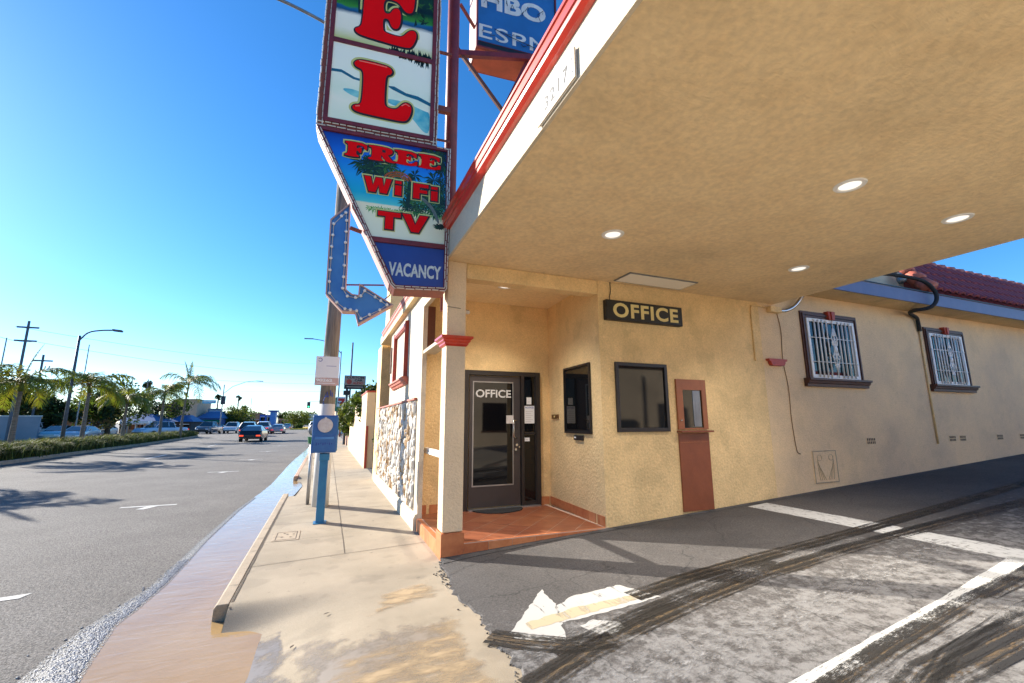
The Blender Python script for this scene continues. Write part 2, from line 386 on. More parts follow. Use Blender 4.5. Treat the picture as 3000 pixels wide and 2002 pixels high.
def sheet(name, poly, zf, mname, norm=False):
    """flat polygon strip grid: poly = list of (left, right) pairs of (x,y); zf(x,y)->z, uv along/across"""
    me = bpy.data.meshes.new(name); vs = []; fs = []; uvs = []
    K = 6
    if norm:
        K = 24; q = []
        for (a, b), (c, d) in zip(poly, poly[1:]):
            q += [(tuple(a[k]+(c[k]-a[k])*i/10 for k in (0, 1)), tuple(b[k]+(d[k]-b[k])*i/10 for k in (0, 1))) for i in range(10)]
        poly = q+[poly[-1]]
    for i, (a, b) in enumerate(poly):
        for j in range(K+1):
            t = j/K; x = a[0]+(b[0]-a[0])*t; y = a[1]+(b[1]-a[1])*t; vs.append((x, y, zf(x, y)))
    L = [0]
    for i in range(1, len(poly)):
        m0 = ((poly[i-1][0][0]+poly[i-1][1][0])/2, (poly[i-1][0][1]+poly[i-1][1][1])/2)
        m1 = ((poly[i][0][0]+poly[i][1][0])/2, (poly[i][0][1]+poly[i][1][1])/2)
        L.append(L[-1]+math.dist(m0, m1))
    for i in range(len(poly)-1):
        for j in range(K):
            a = i*(K+1)+j; fs.append((a, a+1, a+K+2, a+K+1))
            uvs += [(L[i], j/K), (L[i], (j+1)/K), (L[i+1], (j+1)/K), (L[i+1], j/K)]
    if norm: uvs = [(u/L[-1], v) for u, v in uvs]
    me.from_pydata(vs, [], fs); me.materials.append(MATS[mname])
    ul = me.uv_layers.new(name='UVMap')
    for i, u in enumerate(uvs): ul.data[i].uv = u
    bm = bmesh.new(); bm.from_mesh(me); bmesh.ops.recalc_face_normals(bm, faces=bm.faces)
    for f in bm.faces:
        if f.normal.z < 0: f.normal_flip()
    bm.to_mesh(me); bm.free()
    o = bpy.data.objects.new(name, me); COL.objects.link(o); return o

# 2D shapes (curves converted to meshes) -------------------------------------
def curve_mesh(cu):
    o = bpy.data.objects.new('tmp', cu); COL.objects.link(o)
    dg = bpy.context.evaluated_depsgraph_get(); me = bpy.data.meshes.new_from_object(o.evaluated_get(dg))
    vs = [tuple(v.co) for v in me.vertices]; fs = [tuple(p.vertices) for p in me.polygons]
    bpy.data.objects.remove(o); bpy.data.meshes.remove(me); bpy.data.curves.remove(cu)
    return vs, fs
def text2d(s, offset=0, x0=0, x1=1, z0=0, z1=1, shear=0, space=1.0):
    """text fitted in a box; returns 2D verts + faces.  offset in final units"""
    def mk(off):
        cu = bpy.data.curves.new('t', 'FONT'); cu.body = s; cu.size = 1; cu.fill_mode = 'FRONT'; cu.offset = off
        cu.space_character = space; cu.resolution_u = 4
        return curve_mesh(cu)
    v, f = mk(0)
    xs = [p[0] for p in v]; ys = [p[1] for p in v]
    a0, a1, b0, b1 = min(xs), max(xs), min(ys), max(ys)
    sx = (x1-x0)/(a1-a0); sz = (z1-z0)/(b1-b0)
    if offset: v, f = mk(offset/((sx+sz)/2))
    return [(x0+(p[0]-a0)*sx+shear*(p[1]-b0)*sz, z0+(p[1]-b0)*sz) for p in v], f
def chaikin(pts, n=2, q=.25):
    for _ in range(n):
        o = []
        for i in range(len(pts)):
            a = pts[i]; b = pts[(i+1) % len(pts)]
            o.append((a[0]*(1-q)+b[0]*q, a[1]*(1-q)+b[1]*q)); o.append((a[0]*q+b[0]*(1-q), a[1]*q+b[1]*(1-q)))
        pts = o
    return pts
def inflate(pts, d):
    """offset a closed polygon outwards"""
    n = len(pts); A = sum(pts[i][0]*pts[(i+1) % n][1]-pts[(i+1) % n][0]*pts[i][1] for i in range(n))
    sgn = 1 if A > 0 else -1; out = []
    for i in range(n):
        a, b, c = pts[i-1], pts[i], pts[(i+1) % n]
        e1 = Vector((b[0]-a[0], b[1]-a[1])); e2 = Vector((c[0]-b[0], c[1]-b[1]))
        if e1.length < 1e-9 or e2.length < 1e-9: continue
        e1.normalize(); e2.normalize()
        n1 = Vector((e1.y, -e1.x))*sgn; n2 = Vector((e2.y, -e2.x))*sgn
        m = (n1+n2)
        if m.length < 1e-3: m = n1
        m.normalize(); k = max(.5, m.dot(n1))
        out.append((b[0]+m.x*d/k, b[1]+m.y*d/k))
    return out
def fill2d(pts):
    cu = bpy.data.curves.new('p', 'CURVE'); cu.dimensions = '2D'; cu.fill_mode = 'BOTH'
    sp = cu.splines.new('POLY'); sp.points.add(len(pts)-1)
    for i, p in enumerate(pts): sp.points[i].co = (p[0], p[1], 0, 1)
    sp.use_cyclic_u = True
    v, f = curve_mesh(cu); return [(p[0], p[1]) for p in v], f
def plate(mb, vf, y, th=0, m=None, map3=None):
    """place a flat 2D mesh (x,z) facing -Y at depth y; or with a custom map"""
    v, f = vf
    g = map3 or (lambda p: (p[0], y, p[1]))
    mb.add([g(p) for p in v], f, m)
    return mb
def rect(x0, x1, z0, z1): return ([(x0, z0), (x1, z0), (x1, z1), (x0, z1)], [(0, 1, 2, 3)])

# ================================================================ GROUND
ZR = -0.13
def zd(x, y=0): return max(0.0, .055*(x-1.25))
def ss(a, b, x):
    t = max(0, min(1, (x-a)/(b-a))); return t*t*(3-2*t)
def zs(x, y):
    """pavement height: dips to the gutter at the drive mouth and at the second cut"""
    k = 1-ss(4.40, 4.84, y)
    k = max(k, .9*ss(10.9, 11.6, y)*(1-ss(14.4, 15.2, y)))
    return -.18*k*(1-ss(-.85, .45, x))
struct(MB().quad((-3000, -300, -.22), (3000, -300, -.22), (3000, 5000, -.22), (-3000, 5000, -.22)).build('ground', 'far_ground'))
struct(MB().quad((-27, -60, ZR), (-.74, -60, ZR), (-.74, 700, ZR), (-27, 700, ZR)).build('road', 'asphalt'))
# pavement grid
mb = MB(); xs = [-.68+1.18*i/12 for i in range(13)]+[.5+.92*(i+1)/10 for i in range(10)]
ys = [-30, -10, 0, 1, 2]+[2.4+.2*i for i in range(11)]+[4.5+.03*i for i in range(13)]+[4.89, 4.93]+[5+.2*i for i in range(67)]+[20, 30, 60, 120, 400]
for y in ys:
    for x in xs: mb.v.append((x if y > 5.6 or x > -.66 else x-.0, y, zs(x, y)))
for i in range(len(ys)-1):
    for j in range(22):
        a = i*23+j; mb.f.append((a, a+1, a+24, a+23)); mb.m.append(0)
struct(mb.build('pavement', 'concrete', smooth=True))
struct(MB().quad((-2.2, -30, -.171), (-.6, -30, -.171), (-.6, 4.9, -.171), (-2.2, 4.9, -.171)).build('gutter', 'concrete_kerb'))
mb = MB()   # apron skirt down to the gutter
for y0, y1 in [(-6+i*.5, -5.5+i*.5) for i in range(21)][:21]:
    if y1 > 4.85: break
    mb.quad((-1.0, y0, -.205), (-.68, y0, zs(-.68, y0)), (-.68, y1, zs(-.68, y1)), (-1.0, y1, -.205))
for i in range(12): mb.quad((-.682, 4.49+.03*i, -.3), (-.682, 4.49+.03*i, zs(-.68, 4.49+.03*i)), (-.682, 4.52+.03*i, zs(-.68, 4.52+.03*i)), (-.682, 4.52+.03*i, -.3))
struct(mb.build('apron', 'concrete'))
# kerbs
mb = MB()
def kerb(mb, y0, y1, x0=-.80, x1=-.685):
    y = y0
    while y < y1:
        e = min(y+(2.4 if y < 40 else 60), y1)
        mb.prism([(x0-.01, -.25), (x0, -.03), (x0+.02, 0), (x1, .002), (x1, -.25)], 'y', y, e-.006); y = e
kerb(mb, 4.82, 11.4)
struct(mb.build('kerb', 'concrete_kerb', bevel=.008))
mb = MB(); kerb(mb, 14.9, 22)
struct(mb.build('kerb', 'kerb_red', bevel=.008))
mb = MB(); kerb(mb, 22.01, 300)
struct(mb.build('kerb', 'concrete_kerb'))
# joints scored in the concrete
mb = MB()
def joint(p, q, w=.008):
    n = max(2, int(math.dist(p, q)/.12)); d = Vector((q[0]-p[0], q[1]-p[1])); d.normalize(); nn = Vector((-d.y, d.x))*w/2
    prev = None
    for i in range(n+1):
        t = i/n; x = p[0]+(q[0]-p[0])*t+random.uniform(-.003, .003); y = p[1]+(q[1]-p[1])*t+random.uniform(-.003, .003); z = zs(x, y)+.004
        c = ((x-nn.x, y-nn.y, z), (x+nn.x, y+nn.y, z))
        if prev: mb.quad(prev[0], prev[1], c[1], c[0])
        prev = c
for y, w in ((6.02, .009), (9.0, .007), (12.1, .006), (15.2, .006), (18.3, .006), (21.4, .006), (24.5, .006)):
    joint((-.68, y-.14 if y < 7 else y), (1.30, y+.14 if y < 7 else y), w)
joint((.30, 6.03), (.34, 26), .008)
joint((-.668, 4.75), (-.672, 11.4), .018)
joint((-.67, 8.05), (.3, 8.0), .006); joint((-.67, 6.95), (.3, 7.0), .005)
struct(mb.build('pavement_joints', 'joint'))
# utility cover in the pavement
t = thing('utility_cover', 'small rectangular concrete utility box cover set in the pavement before the blue call box', 'utility cover', (-.41, 7.22, 0))
MB().box(-.58, -.25, 6.95, 7.50, -.02, .006).build('frame', 'concrete_kerb', t, bevel=.004)
mb = MB()
for a, b, c, d in ((-.545, -.285, 7.0, 7.012), (-.545, -.285, 7.44, 7.452), (-.545, -.535, 7.012, 7.44), (-.295, -.285, 7.012, 7.44)): mb.box(a, b, c, d, .004, .0075)
for x, y in ((-.47, 7.15), (-.41, 7.3), (-.36, 7.12), (-.45, 7.36), (-.33, 7.28)): mb.disc((x, y, .0095), .017, n=8)
mb.build('lettering', 'joint', t)
# driveway
mb = MB(); NY = 260; rows = []
def edge(y):
    pts = [(-8, 1.2), (2.75, 1.194), (3.09, 1.214), (3.5, 1.232), (3.84, 1.219), (4.2, 1.19), (4.56, 1.2), (5.0, 1.25), (5.25, 1.31), (6, 1.4)]
    for (a, b), (c, d) in zip(pts, pts[1:]):
        if a <= y <= c: return b+(d-b)*(y-a)/(c-a)
    return 1.2
for i in range(NY+1):
    y = -8+(13.30)*i/NY; e = edge(y)+random.uniform(-.022, .022)+.02*sin(y*7)
    row = []
    for x in (e-.012, e+.012, e+.05, 1.5, 2.2, 3, 4, 5, 6, 8, 11, 15, 20, 30, 45):
        z = zd(x)+.012
        if x < e: z = zd(x)-.01
        row.append(len(mb.v)); mb.v.append((x, y, z))
    rows.append(row)
for i in range(NY):
    for j in range(14):
        mb.f.append((rows[i][j], rows[i][j+1], rows[i+1][j+1], rows[i+1][j])); mb.m.append(0)
struct(MB().quad((1.45, -7.3, zd(1.45)+.018), (30, -7.3, zd(30)+.018), (30, 1.15, zd(30)+.018), (1.45, 1.15, zd(1.45)+.018)).build('bounce_slab', 'bounce_pale'))  # unseen pale slab, added to bounce sunlight up onto the canopy ceiling
def drive_mat():
    m = mat('drive', (.082, .074, .069), .9, vcol=(.054, .049, .046), vscale=.8, bump=.7, bscale=120, fine=.40, fscale=60, bdist=.006)
    n = m.node_tree.nodes; L = m.node_tree.links; b = n['Principled BSDF']
    src = b.inputs['Base Color'].links[0].from_socket
    tc = n.new('ShaderNodeTexCoord')
    # chalky worn patches, with the sunlit area painted paler than the shaded wall side
    t = n.new('ShaderNodeTexNoise'); t.inputs['Scale'].default_value = 9; t.inputs['Detail'].default_value = 14; t.inputs['Roughness'].default_value = .75
    L.new(tc.outputs['Object'], t.inputs[0])
    sx = n.new('ShaderNodeSeparateXYZ'); L.new(tc.outputs['Object'], sx.inputs[0])
    yr = n.new('ShaderNodeMapRange'); yr.inputs[1].default_value = 4.2; yr.inputs[2].default_value = 2.6; yr.inputs[3].default_value = -.16; yr.inputs[4].default_value = .075
    L.new(sx.outputs[1], yr.inputs[0])
    ad = n.new('ShaderNodeMath'); L.new(t.outputs[0], ad.inputs[0]); L.new(yr.outputs[0], ad.inputs[1])
    mr = n.new('ShaderNodeMapRange'); mr.inputs[1].default_value = .50; mr.inputs[2].default_value = .64; mr.inputs[4].default_value = .8
    L.new(ad.outputs[0], mr.inputs[0])
    mx = n.new('ShaderNodeMix'); mx.data_type = 'RGBA'; mx.inputs[7].default_value = (.235, .228, .22, 1)
    L.new(mr.outputs[0], mx.inputs[0]); L.new(src, mx.inputs[6])
    # cracks
    v = n.new('ShaderNodeTexVoronoi'); v.feature = 'DISTANCE_TO_EDGE'; v.inputs['Scale'].default_value = .9
    w = n.new('ShaderNodeVectorMath'); w.operation = 'MULTIPLY_ADD'; w.inputs[1].default_value = (.25, .25, .25)
    t5 = n.new('ShaderNodeTexNoise'); t5.inputs['Scale'].default_value = 3; t5.inputs['Detail'].default_value = 6; L.new(tc.outputs['Object'], t5.inputs[0])
    L.new(t5.outputs['Color'], w.inputs[0]); L.new(tc.outputs['Object'], w.inputs[2]); L.new(w.outputs[0], v.inputs[0])
    cr = n.new('ShaderNodeMapRange'); cr.inputs[1].default_value = 0; cr.inputs[2].default_value = .006; cr.inputs[3].default_value = .45; cr.inputs[4].default_value = 1
    L.new(v.outputs[0], cr.inputs[0])
    mu = n.new('ShaderNodeMix'); mu.data_type = 'RGBA'; mu.blend_type = 'MULTIPLY'; mu.inputs[0].default_value = 1
    L.new(mx.outputs[2], mu.inputs[6]); L.new(cr.outputs[0], mu.inputs[7]); L.new(mu.outputs[2], b.inputs['Base Color'])
drive_mat()
struct(mb.build('driveway', 'drive'))
# dark bitumen fillet along the wall foot and broken lip at the pavement
mb = MB(); prev = None
for i in range(140):
    x = 1.28+i*.1; w = .10*math.exp(-max(0, x-1.4)*1.6)+.055+random.uniform(-.012, .016)
    y1 = 5.296; c = ((x, y1, zd(x)+.03), (x, y1-w, zd(x)+.0165))
    if prev: mb.quad(prev[0], prev[1], c[1], c[0])
    prev = c
struct(mb.build('driveway_edge_seal', 'asphalt_dark'))
mb = MB()
for i in range(260):
    y = random.uniform(2.0, 5.25) if i > 150 else random.uniform(4.5, 5.25)
    x = edge(y)+random.gauss(.01, .045); r = random.uniform(.003, .013)
    mb.ball((x, y, zs(x, y)+.006), r, n=6, k=4, sc=(1, random.uniform(.6, 1.5), .5))
o = mb.build('loose_asphalt', 'asphalt_dark'); o['kind'] = 'stuff'
tag(o, 'loose crumbs of asphalt along the broken driveway edge', 'gravel')

zdm = lambda k: (lambda x, y: zd(x)+.012+k*.25)
worn('paint_worn', (.62, .61, .58), cov=.62, scale=5, rough=.8, soft=.05)
worn('paint_line', (.52, .515, .49), cov=.65, scale=11, rough=.8, soft=.08, edge=.15)
worn('paint_yellow', (.40, .33, .21), cov=.60, scale=9, rough=.8, soft=.08, edge=.3)
worn('tyre_dark', (.022, .019, .015), cov=.585, scale=13, stretch=(.5, 1.0, 1), rough=.5, soft=.07, col2=(.065, .042, .018), edge=.30)
worn('tyre_streak', (.025, .022, .02), cov=.535, scale=14, stretch=(.35, 1.3, 1), rough=.6, soft=.05, edge=.28)
worn('chalk', (.27, .262, .255), cov=.44, scale=13, stretch=(1, 1.6, 1), rough=.9, soft=.09, edge=.3)
# parking line across the drive and the long line towards the street
def strip(name, pts, w, zoff, m, taper=None, jag=0):
    pr = []; n = len(pts)
    for i, p in enumerate(pts):
        a = pts[max(0, i-1)]; b = pts[min(n-1, i+1)]
        d = Vector((b[0]-a[0], b[1]-a[1])).normalized(); nn = Vector((-d.y, d.x))
        ww = (w[i] if isinstance(w, (list, tuple)) else w)/2
        l = ww+random.uniform(-jag, jag); r = ww+random.uniform(-jag, jag)
        pr.append(((p[0]+nn.x*l, p[1]+nn.y*l), (p[0]-nn.x*r, p[1]-nn.y*r)))
    o = sheet(name, pr, zdm(zoff), m); return struct(o)
def lerp_pts(pts, step=.15):
    o = []
    for a, b in zip(pts, pts[1:]):
        n = max(1, int(math.dist(a, b)/step))
        for i in range(n): o.append((a[0]+(b[0]-a[0])*i/n, a[1]+(b[1]-a[1])*i/n))
    return o+[pts[-1]]
strip('painted_line', lerp_pts([(6.20, 5.19), (6.22, 4.2), (6.20, 2.2), (6.18, -1)]), .42, .004, 'paint_line', jag=.004)
strip('painted_line', lerp_pts([(2.15, 1.93), (3.3, 2.03), (5.0, 2.19), (6.1, 2.32)]), .13, .004, 'paint_line', jag=.005)
# painted arrow : head towards the street, shaft, yellow older paint under it
def flatpoly(name, pts, zoff, mname):
    pts = [(a+random.uniform(-.012, .012), b+random.uniform(-.010, .010)) for a, b in lerp_pts(list(pts)+[pts[0]], .035)[:-1]]
    me = bpy.data.meshes.new(name); v, f = fill2d(pts)
    me.from_pydata([(p[0], p[1], zd(p[0])+.012+zoff*.25) for p in v], [], f); me.materials.append(MATS[mname])
    ul = me.uv_layers.new(name='UVMap')
    for pl in me.polygons:
        for li in pl.loop_indices:
            c = me.vertices[me.loops[li].vertex_index].co; ul.data[li].uv = (c.x, .5+(c.y-3.2)*.2)
    o = bpy.data.objects.new(name, me); COL.objects.link(o); return struct(o)
worn('paint_arrow', (.40, .39, .365), cov=.645, scale=11, rough=.8, soft=.05)
flatpoly('painted_arrow', [(1.33, 3.32), (1.90, 3.94), (1.87, 3.58), (1.66, 3.05), (1.50, 3.12), (1.36, 3.25)], .004, 'paint_arrow')
flatpoly('painted_arrow', [(1.84, 3.56), (1.92, 3.60), (2.04, 3.68), (2.56, 3.68), (2.70, 3.30), (2.40, 3.28), (1.90, 3.28), (1.74, 3.30)], .004, 'paint_arrow')
flatpoly('painted_arrow', [(1.86, 3.18), (1.99, 3.22), (2.14, 3.10), (2.12, 2.99), (1.92, 2.97)], .004, 'paint_arrow')
flatpoly('painted_arrow', [(1.50, 3.42), (1.95, 3.47), (2.56, 3.44), (2.54, 3.34), (1.95, 3.33), (1.50, 3.30)], .008, 'paint_yellow')
# tyre marks : a thin dirty film with parallel tread lines
worn('tyre_film', (.030, .024, .018), cov=.535, scale=20, stretch=(1.1, 1, 1), rough=.6, soft=.08, edge=.30, col2=(.10, .065, .03), slow=.5)
worn('tread', (.014, .012, .010), cov=.55, scale=18, stretch=(1.5, .5, 1), rough=.55, soft=.06, edge=.1, slow=.5)
def tyre(pts, w, n=5, film=True):
    P = lerp_pts(pts, .1)
    if film: strip('tyre_mark', P, w, .012, 'tyre_film', jag=.012)
    for k in range(n):
        o = (k+.5)/n-.5+random.uniform(-.06, .06); q = []
        for i, c in enumerate(P):
            a = P[max(0, i-1)]; b = P[min(len(P)-1, i+1)]; d = Vector((b[0]-a[0], b[1]-a[1])).normalized()
            q.append((c[0]-d.y*o*w, c[1]+d.x*o*w))
        strip('tread_line', q, random.choice((.012, .018, .03, .045)), .018, 'tread', jag=.003)
tyre([(1.20, 2.66), (1.7, 2.84), (2.3, 2.98), (3.0, 3.10), (3.8, 3.20), (5.2, 3.27), (7, 3.28), (9.5, 3.25)], .24, 6)
tyre([(2.5, 3.42), (3.2, 3.50), (4.2, 3.55), (5.4, 3.58), (8, 3.70), (12, 3.9)], .22, 6)
tyre([(1.19, 3.36), (1.42, 3.14), (1.62, 2.98), (1.95, 2.90)], .24, 6)
tyre([(1.5, 2.93), (2.3, 3.13), (3.2, 3.28), (4.2, 3.40)], .12, 3, film=False)
tyre([(2.5, 1.86), (3.4, 1.98), (4.4, 2.06), (5.6, 2.12), (8, 2.2)], .18, 5)
tyre([(2.3, 1.50), (3.3, 1.69), (4.3, 1.70), (6.0, 1.66), (8, 1.6)], .26, 7)
tyre([(2.9, 1.60), (3.6, 1.78), (4.6, 1.86), (6.2, 1.86)], .10, 3, film=False)
strip('chalky_scuff', lerp_pts([(1.35, 3.0), (2.3, 3.16), (3.6, 3.30), (5.6, 3.42)]), .34, .008, 'chalk', jag=.03)
strip('chalky_scuff', lerp_pts([(1.3, 2.35), (2.6, 2.5), (4.6, 2.7), (6.2, 2.9)]), .85, .008, 'chalk', jag=.05)
strip('chalky_scuff', lerp_pts([(2.4, 1.72), (3.6, 1.86), (5.0, 1.9), (7.0, 2.0)]), .30, .008, 'chalk', jag=.03)

# water in the gutter ---------------------------------------------------------
def water_mat():
    m = mat('water', (.35, .225, .10), .06, ior=1.40, vcol=(.40, .27, .13), vscale=1.2)
    n = m.node_tree.nodes; L = m.node_tree.links; b = n['Principled BSDF']
    tc = n.new('ShaderNodeTexCoord'); mp = n.new('ShaderNodeMapping'); mp.inputs['Scale'].default_value = (3, 7, 1); mp.inputs['Rotation'].default_value = (0, 0, .22)
    L.new(tc.outputs['Object'], mp.inputs[0])
    t = n.new('ShaderNodeTexNoise'); t.inputs['Scale'].default_value = 1.3; t.inputs['Detail'].default_value = 3; t.inputs['Distortion'].default_value = .6
    L.new(mp.outputs[0], t.inputs[0])
    bp = n.new('ShaderNodeBump'); bp.inputs['Strength'].default_value = .16; bp.inputs['Distance'].default_value = .03
    L.new(t.outputs[0], bp.inputs['Height']); L.new(bp.outputs[0], b.inputs['Normal'])
water_mat()
wl = [(-4, -1.35), (3.0, -1.42), (4.1, -1.44), (4.5, -1.50), (5.05, -1.57), (5.35, -1.53), (6.05, -1.49), (6.8, -1.50), (8, -1.53), (10.3, -1.50), (14, -1.31), (22, -1.29), (30, -1.10), (45, -.9)]
wr = [(-4, -.40), (3.0, -.40), (3.66, -.39), (4.04, -.33), (4.5, -.33), (4.62, -.40), (4.72, -.55), (4.76, -.70), (4.80, -.795), (11.4, -.795), (11.9, -.60), (13.6, -.50), (14.7, -.62), (14.9, -.795), (45, -.80)]
def interp(t, y):
    for (a, b), (c, d) in zip(t, t[1:]):
        if a <= y <= c: return b+(d-b)*(y-a)/(c-a)
    return t[-1][1]
pr = []; y = -4
while y < 45:
    pr.append(((interp(wl, y)+random.uniform(-.012, .012), y), (interp(wr, y), y))); y += .06 if y < 8 else (.2 if y < 16 else 1)
o = sheet('gutter_water', pr, lambda x, y: -.125, 'water'); struct(o)
worn('wet_edge', (.05, .05, .05), cov=.64, scale=38, rough=.55, soft=.05, edge=.30, bumpy=.8, col2=(.30, .295, .285))
pr = []; y = -4
while y < 12:
    w = interp([(-4, .36), (4, .34), (5, .20), (6, .10), (8, .05), (12, .02)], y)
    pr.append(((interp(wl, y)-w, y), (interp(wl, y)+.05, y))); y += .08
struct(sheet('wet_road_edge', pr, lambda x, y: -.122, 'wet_edge'))
mb = MB()
for i in range(9000):
    y = 2.4+4.6*random.random()**1.5; w = interp([(-4, .36), (4, .32), (5, .20), (6, .10), (8, .05)], y)
    x = interp(wl, y)-abs(random.gauss(0, .42))*w+.02; r = random.uniform(.005, .014)
    mb.ball((x, y, ZR+.004), r, n=5, k=3, sc=(1, 1, .7))
mat('wet_stone', (.10, .10, .11), .35, vcol=(.50, .50, .49), vscale=45)
o = mb.build('road_aggregate', 'wet_stone'); o['kind'] = 'stuff'; tag(o, 'wet loose aggregate along the edge of the gutter water', 'gravel')
# wet and sandy stains on the apron
worn('wet_concrete', (.27, .225, .175), cov=.60, scale=2.4, rough=.5, soft=.10, edge=.5, patch=True)
worn('wet_dark', (.21, .18, .15), cov=.60, scale=3.2, rough=.4, soft=.12, edge=.5, patch=True)
worn('sand_stain', (.40, .29, .165), cov=.56, scale=2.4, stretch=(1, 2.2, 1), rough=.9, soft=.12, edge=.5, patch=True)
zsm = lambda k: (lambda x, y: zs(x, y)+k*.3)
struct(sheet('wet_patch', [((-.52, 4.54), (-.22, 4.54)), ((-.50, 4.2), (-.2, 4.2)), ((-.52, 3.8), (-.12, 3.9)), ((-.54, 3.3), (.0, 3.4)), ((-.54, 2), (.1, 2))], zsm(.004), 'wet_dark', norm=True))
struct(sheet('wet_patch', [((-.42, 4.1), (-.42, 2.4)), ((-.1, 4.1), (-.1, 2.2)), ((.5, 4.0), (.5, 2.0)), ((.85, 4.05), (.85, 2.0)), ((1.19, 4.15), (1.19, 2.0))], zsm(.008), 'wet_concrete', norm=True))
struct(sheet('sand_patch', [((.0, 3.7), (.0, 2.2)), ((.5, 3.8), (.5, 2.0)), ((.9, 3.95), (.9, 2.0)), ((1.18, 4.1), (1.18, 2.0))], zsm(.012), 'sand_stain', norm=True))
struct(sheet('sand_patch', [((.5, 4.5), (.3, 4.0)), ((.8, 4.75), (.7, 4.1)), ((1.15, 4.9), (1.15, 4.2))], zsm(.016), 'sand_stain', norm=True))
# leaves
for (x, y, a, lb) in ((.10, 4.33, .5, 'upper'), (-.13, 3.93, 1.1, 'lower')):
    pts = chaikin([(-.035, 0), (0, .012), (.035, 0), (0, -.012)], 1); v, f = fill2d(pts)
    o = MB().add([(p[0], p[1], .008+.25*abs(p[1])) for p in v], f).build('dry_leaf', 'trunk')
    o.location = (x, y, zs(x, y)+.006); o.rotation_euler = (0, 0, a)
    tag(o, 'small dark dry leaf on the concrete apron, the one %s' % ('nearer the blue post' if lb == 'upper' else 'beside the wet patch'), 'leaf', 'leaves on the apron')
# road markings: parking ticks, lane line
mb = MB(); zz = ZR+.004
for cx, y in ((-3.25, 11.6), (-3.2, 18.5), (-3.1, 24.0), (-3.1, 30.5), (-3.1, 37)):
    mb.box(cx-.48, cx+.46, y, y+.10, zz-.002, zz); mb.prism([(cx-.02, y-.012), (cx+.16, y-.012), (cx+.02, y-.36), (cx-.12, y-.30)], 'z', zz-.002, zz)
mb.quad((-2.92, 6.12, zz), (-2.66, 6.16, zz), (-2.62, 6.30, zz), (-2.90, 6.24, zz))
y = 1.0
while y < 140:
    if not (6 < y < 9): mb.box(-7.85, -7.73, y+13.5 if y > 1 else y, (y+13.5 if y > 1 else y)+3, zz-.002, zz)
    y += 12
for x in (-17.4,):
    y = 5
    while y < 160: mb.box(x, x+.12, y, y+3, zz-.002, zz); y += 12
struct(mb.build('road_markings', 'line_white'))
# median
def mx0(y): return interp([(-40, -11.9), (15, -11.9), (25, -12.15), (34, -12.55), (45, -12.9), (58, -13.8), (66, -14.5), (68, -14.9)], y)
mb = MB(); y = -20; L_ = []
while y < 68: L_.append(y); y += 2
for a, b in zip(L_, L_[1:]):
    for sx in (0, 1):
        xa, xb = (mx0(a), mx0(b)) if sx == 0 else (-15.6, -15.6)
        s = -1 if sx == 0 else 1
        mb.add([(xa, a, -.2), (xa+s*.15, a, -.2), (xa+s*.15, a, .02), (xa+s*.02, a, .02), (xa, a, 0),
                (xb, b, -.2), (xb+s*.15, b, -.2), (xb+s*.15, b, .02), (xb+s*.02, b, .02), (xb, b, 0)],
               [(0, 5, 9, 4), (4, 9, 8, 3), (3, 8, 7, 2), (0, 1, 6, 5), (0, 4, 3, 2, 1), (5, 6, 7, 8, 9)])
struct(mb.build('median_kerb', 'concrete_kerb'))
mb = MB()
for a, b in zip(L_, L_[1:]): mb.quad((-15.5, a, 0), (mx0(a)-.12, a, 0), (mx0(b)-.12, b, 0), (-15.5, b, 0))
struct(mb.build('median', 'soil'))
# far pavement and lots
struct(MB().box(-31, -27, -60, 700, -.3, .02).build('far_pavement', 'concrete'))
struct(MB().quad((-400, -60, -.02), (-31, -60, -.02), (-31, 700, -.02), (-400, 700, -.02)).build('far_lot', 'far_ground'))
struct(MB().quad((1.35, 13.3, -.004), (120, 13.3, -.004), (120, 700, -.004), (1.35, 700, -.004)).build('side_lot', 'asphalt'))

# ================================================================ OFFICE BUILDING
X0, D, YB, ZT, ZS = 1.303, 5.304, 7.13, .165, 3.583
B = thing('motel_office', 'tan stucco motel office with a wide drive-through canopy, red roof edge and tiled porch', 'building', (3.0, 7.0, 0))
# facade under the canopy and return wall of the porch
mb = MB(); mb.box(3.53, 6.80, D, D+.22, -.2, 3.60)
mb.add([(3.53, D+.22, -.2), (3.64, YB, -.2), (3.90, YB, -.2), (3.90, D+.22, -.2), (3.53, D+.22, 3.598), (3.64, YB, 3.598), (3.90, YB, 3.598), (3.90, D+.22, 3.598)],
       [(0, 1, 5, 4), (1, 2, 6, 5), (2, 3, 7, 6), (0, 4, 7, 3)])
mb.build('wall', 'stucco', B)
MB().box(1.37, 3.95, YB, YB+.2, -.2, 3.598).build('wall', 'stucco', B)
# street side wall
mb = MB(); mb.box(X0, 1.373, 6.84, 10.70, -.2, 3.70); mb.box(X0, 1.373, 10.70, 12.9, -.2, 1.93); mb.box(X0, 1.372, 5.56, 6.839, 3.35, 3.70)
wf = mb.build('wall', 'stucco_front', B)
MB().box(1.374, 1.50, 6.87, YB-.002, 2.645, 3.37).build('opening_jamb', 'brown', B)
sl_ = MB(); sl_.box(X0+.004, 1.50, 5.62, 6.80, 2.585, 2.64); sl_.build('opening_ledge', 'stucco_front', B, bevel=.008)
mb = MB(); mb.box(1.425, 1.475, 5.552, YB, 1.08, 1.115); mb.box(1.43, 1.47, 5.552, YB, 1.122, 1.16); mb.build('rail', 'white_wall', B)
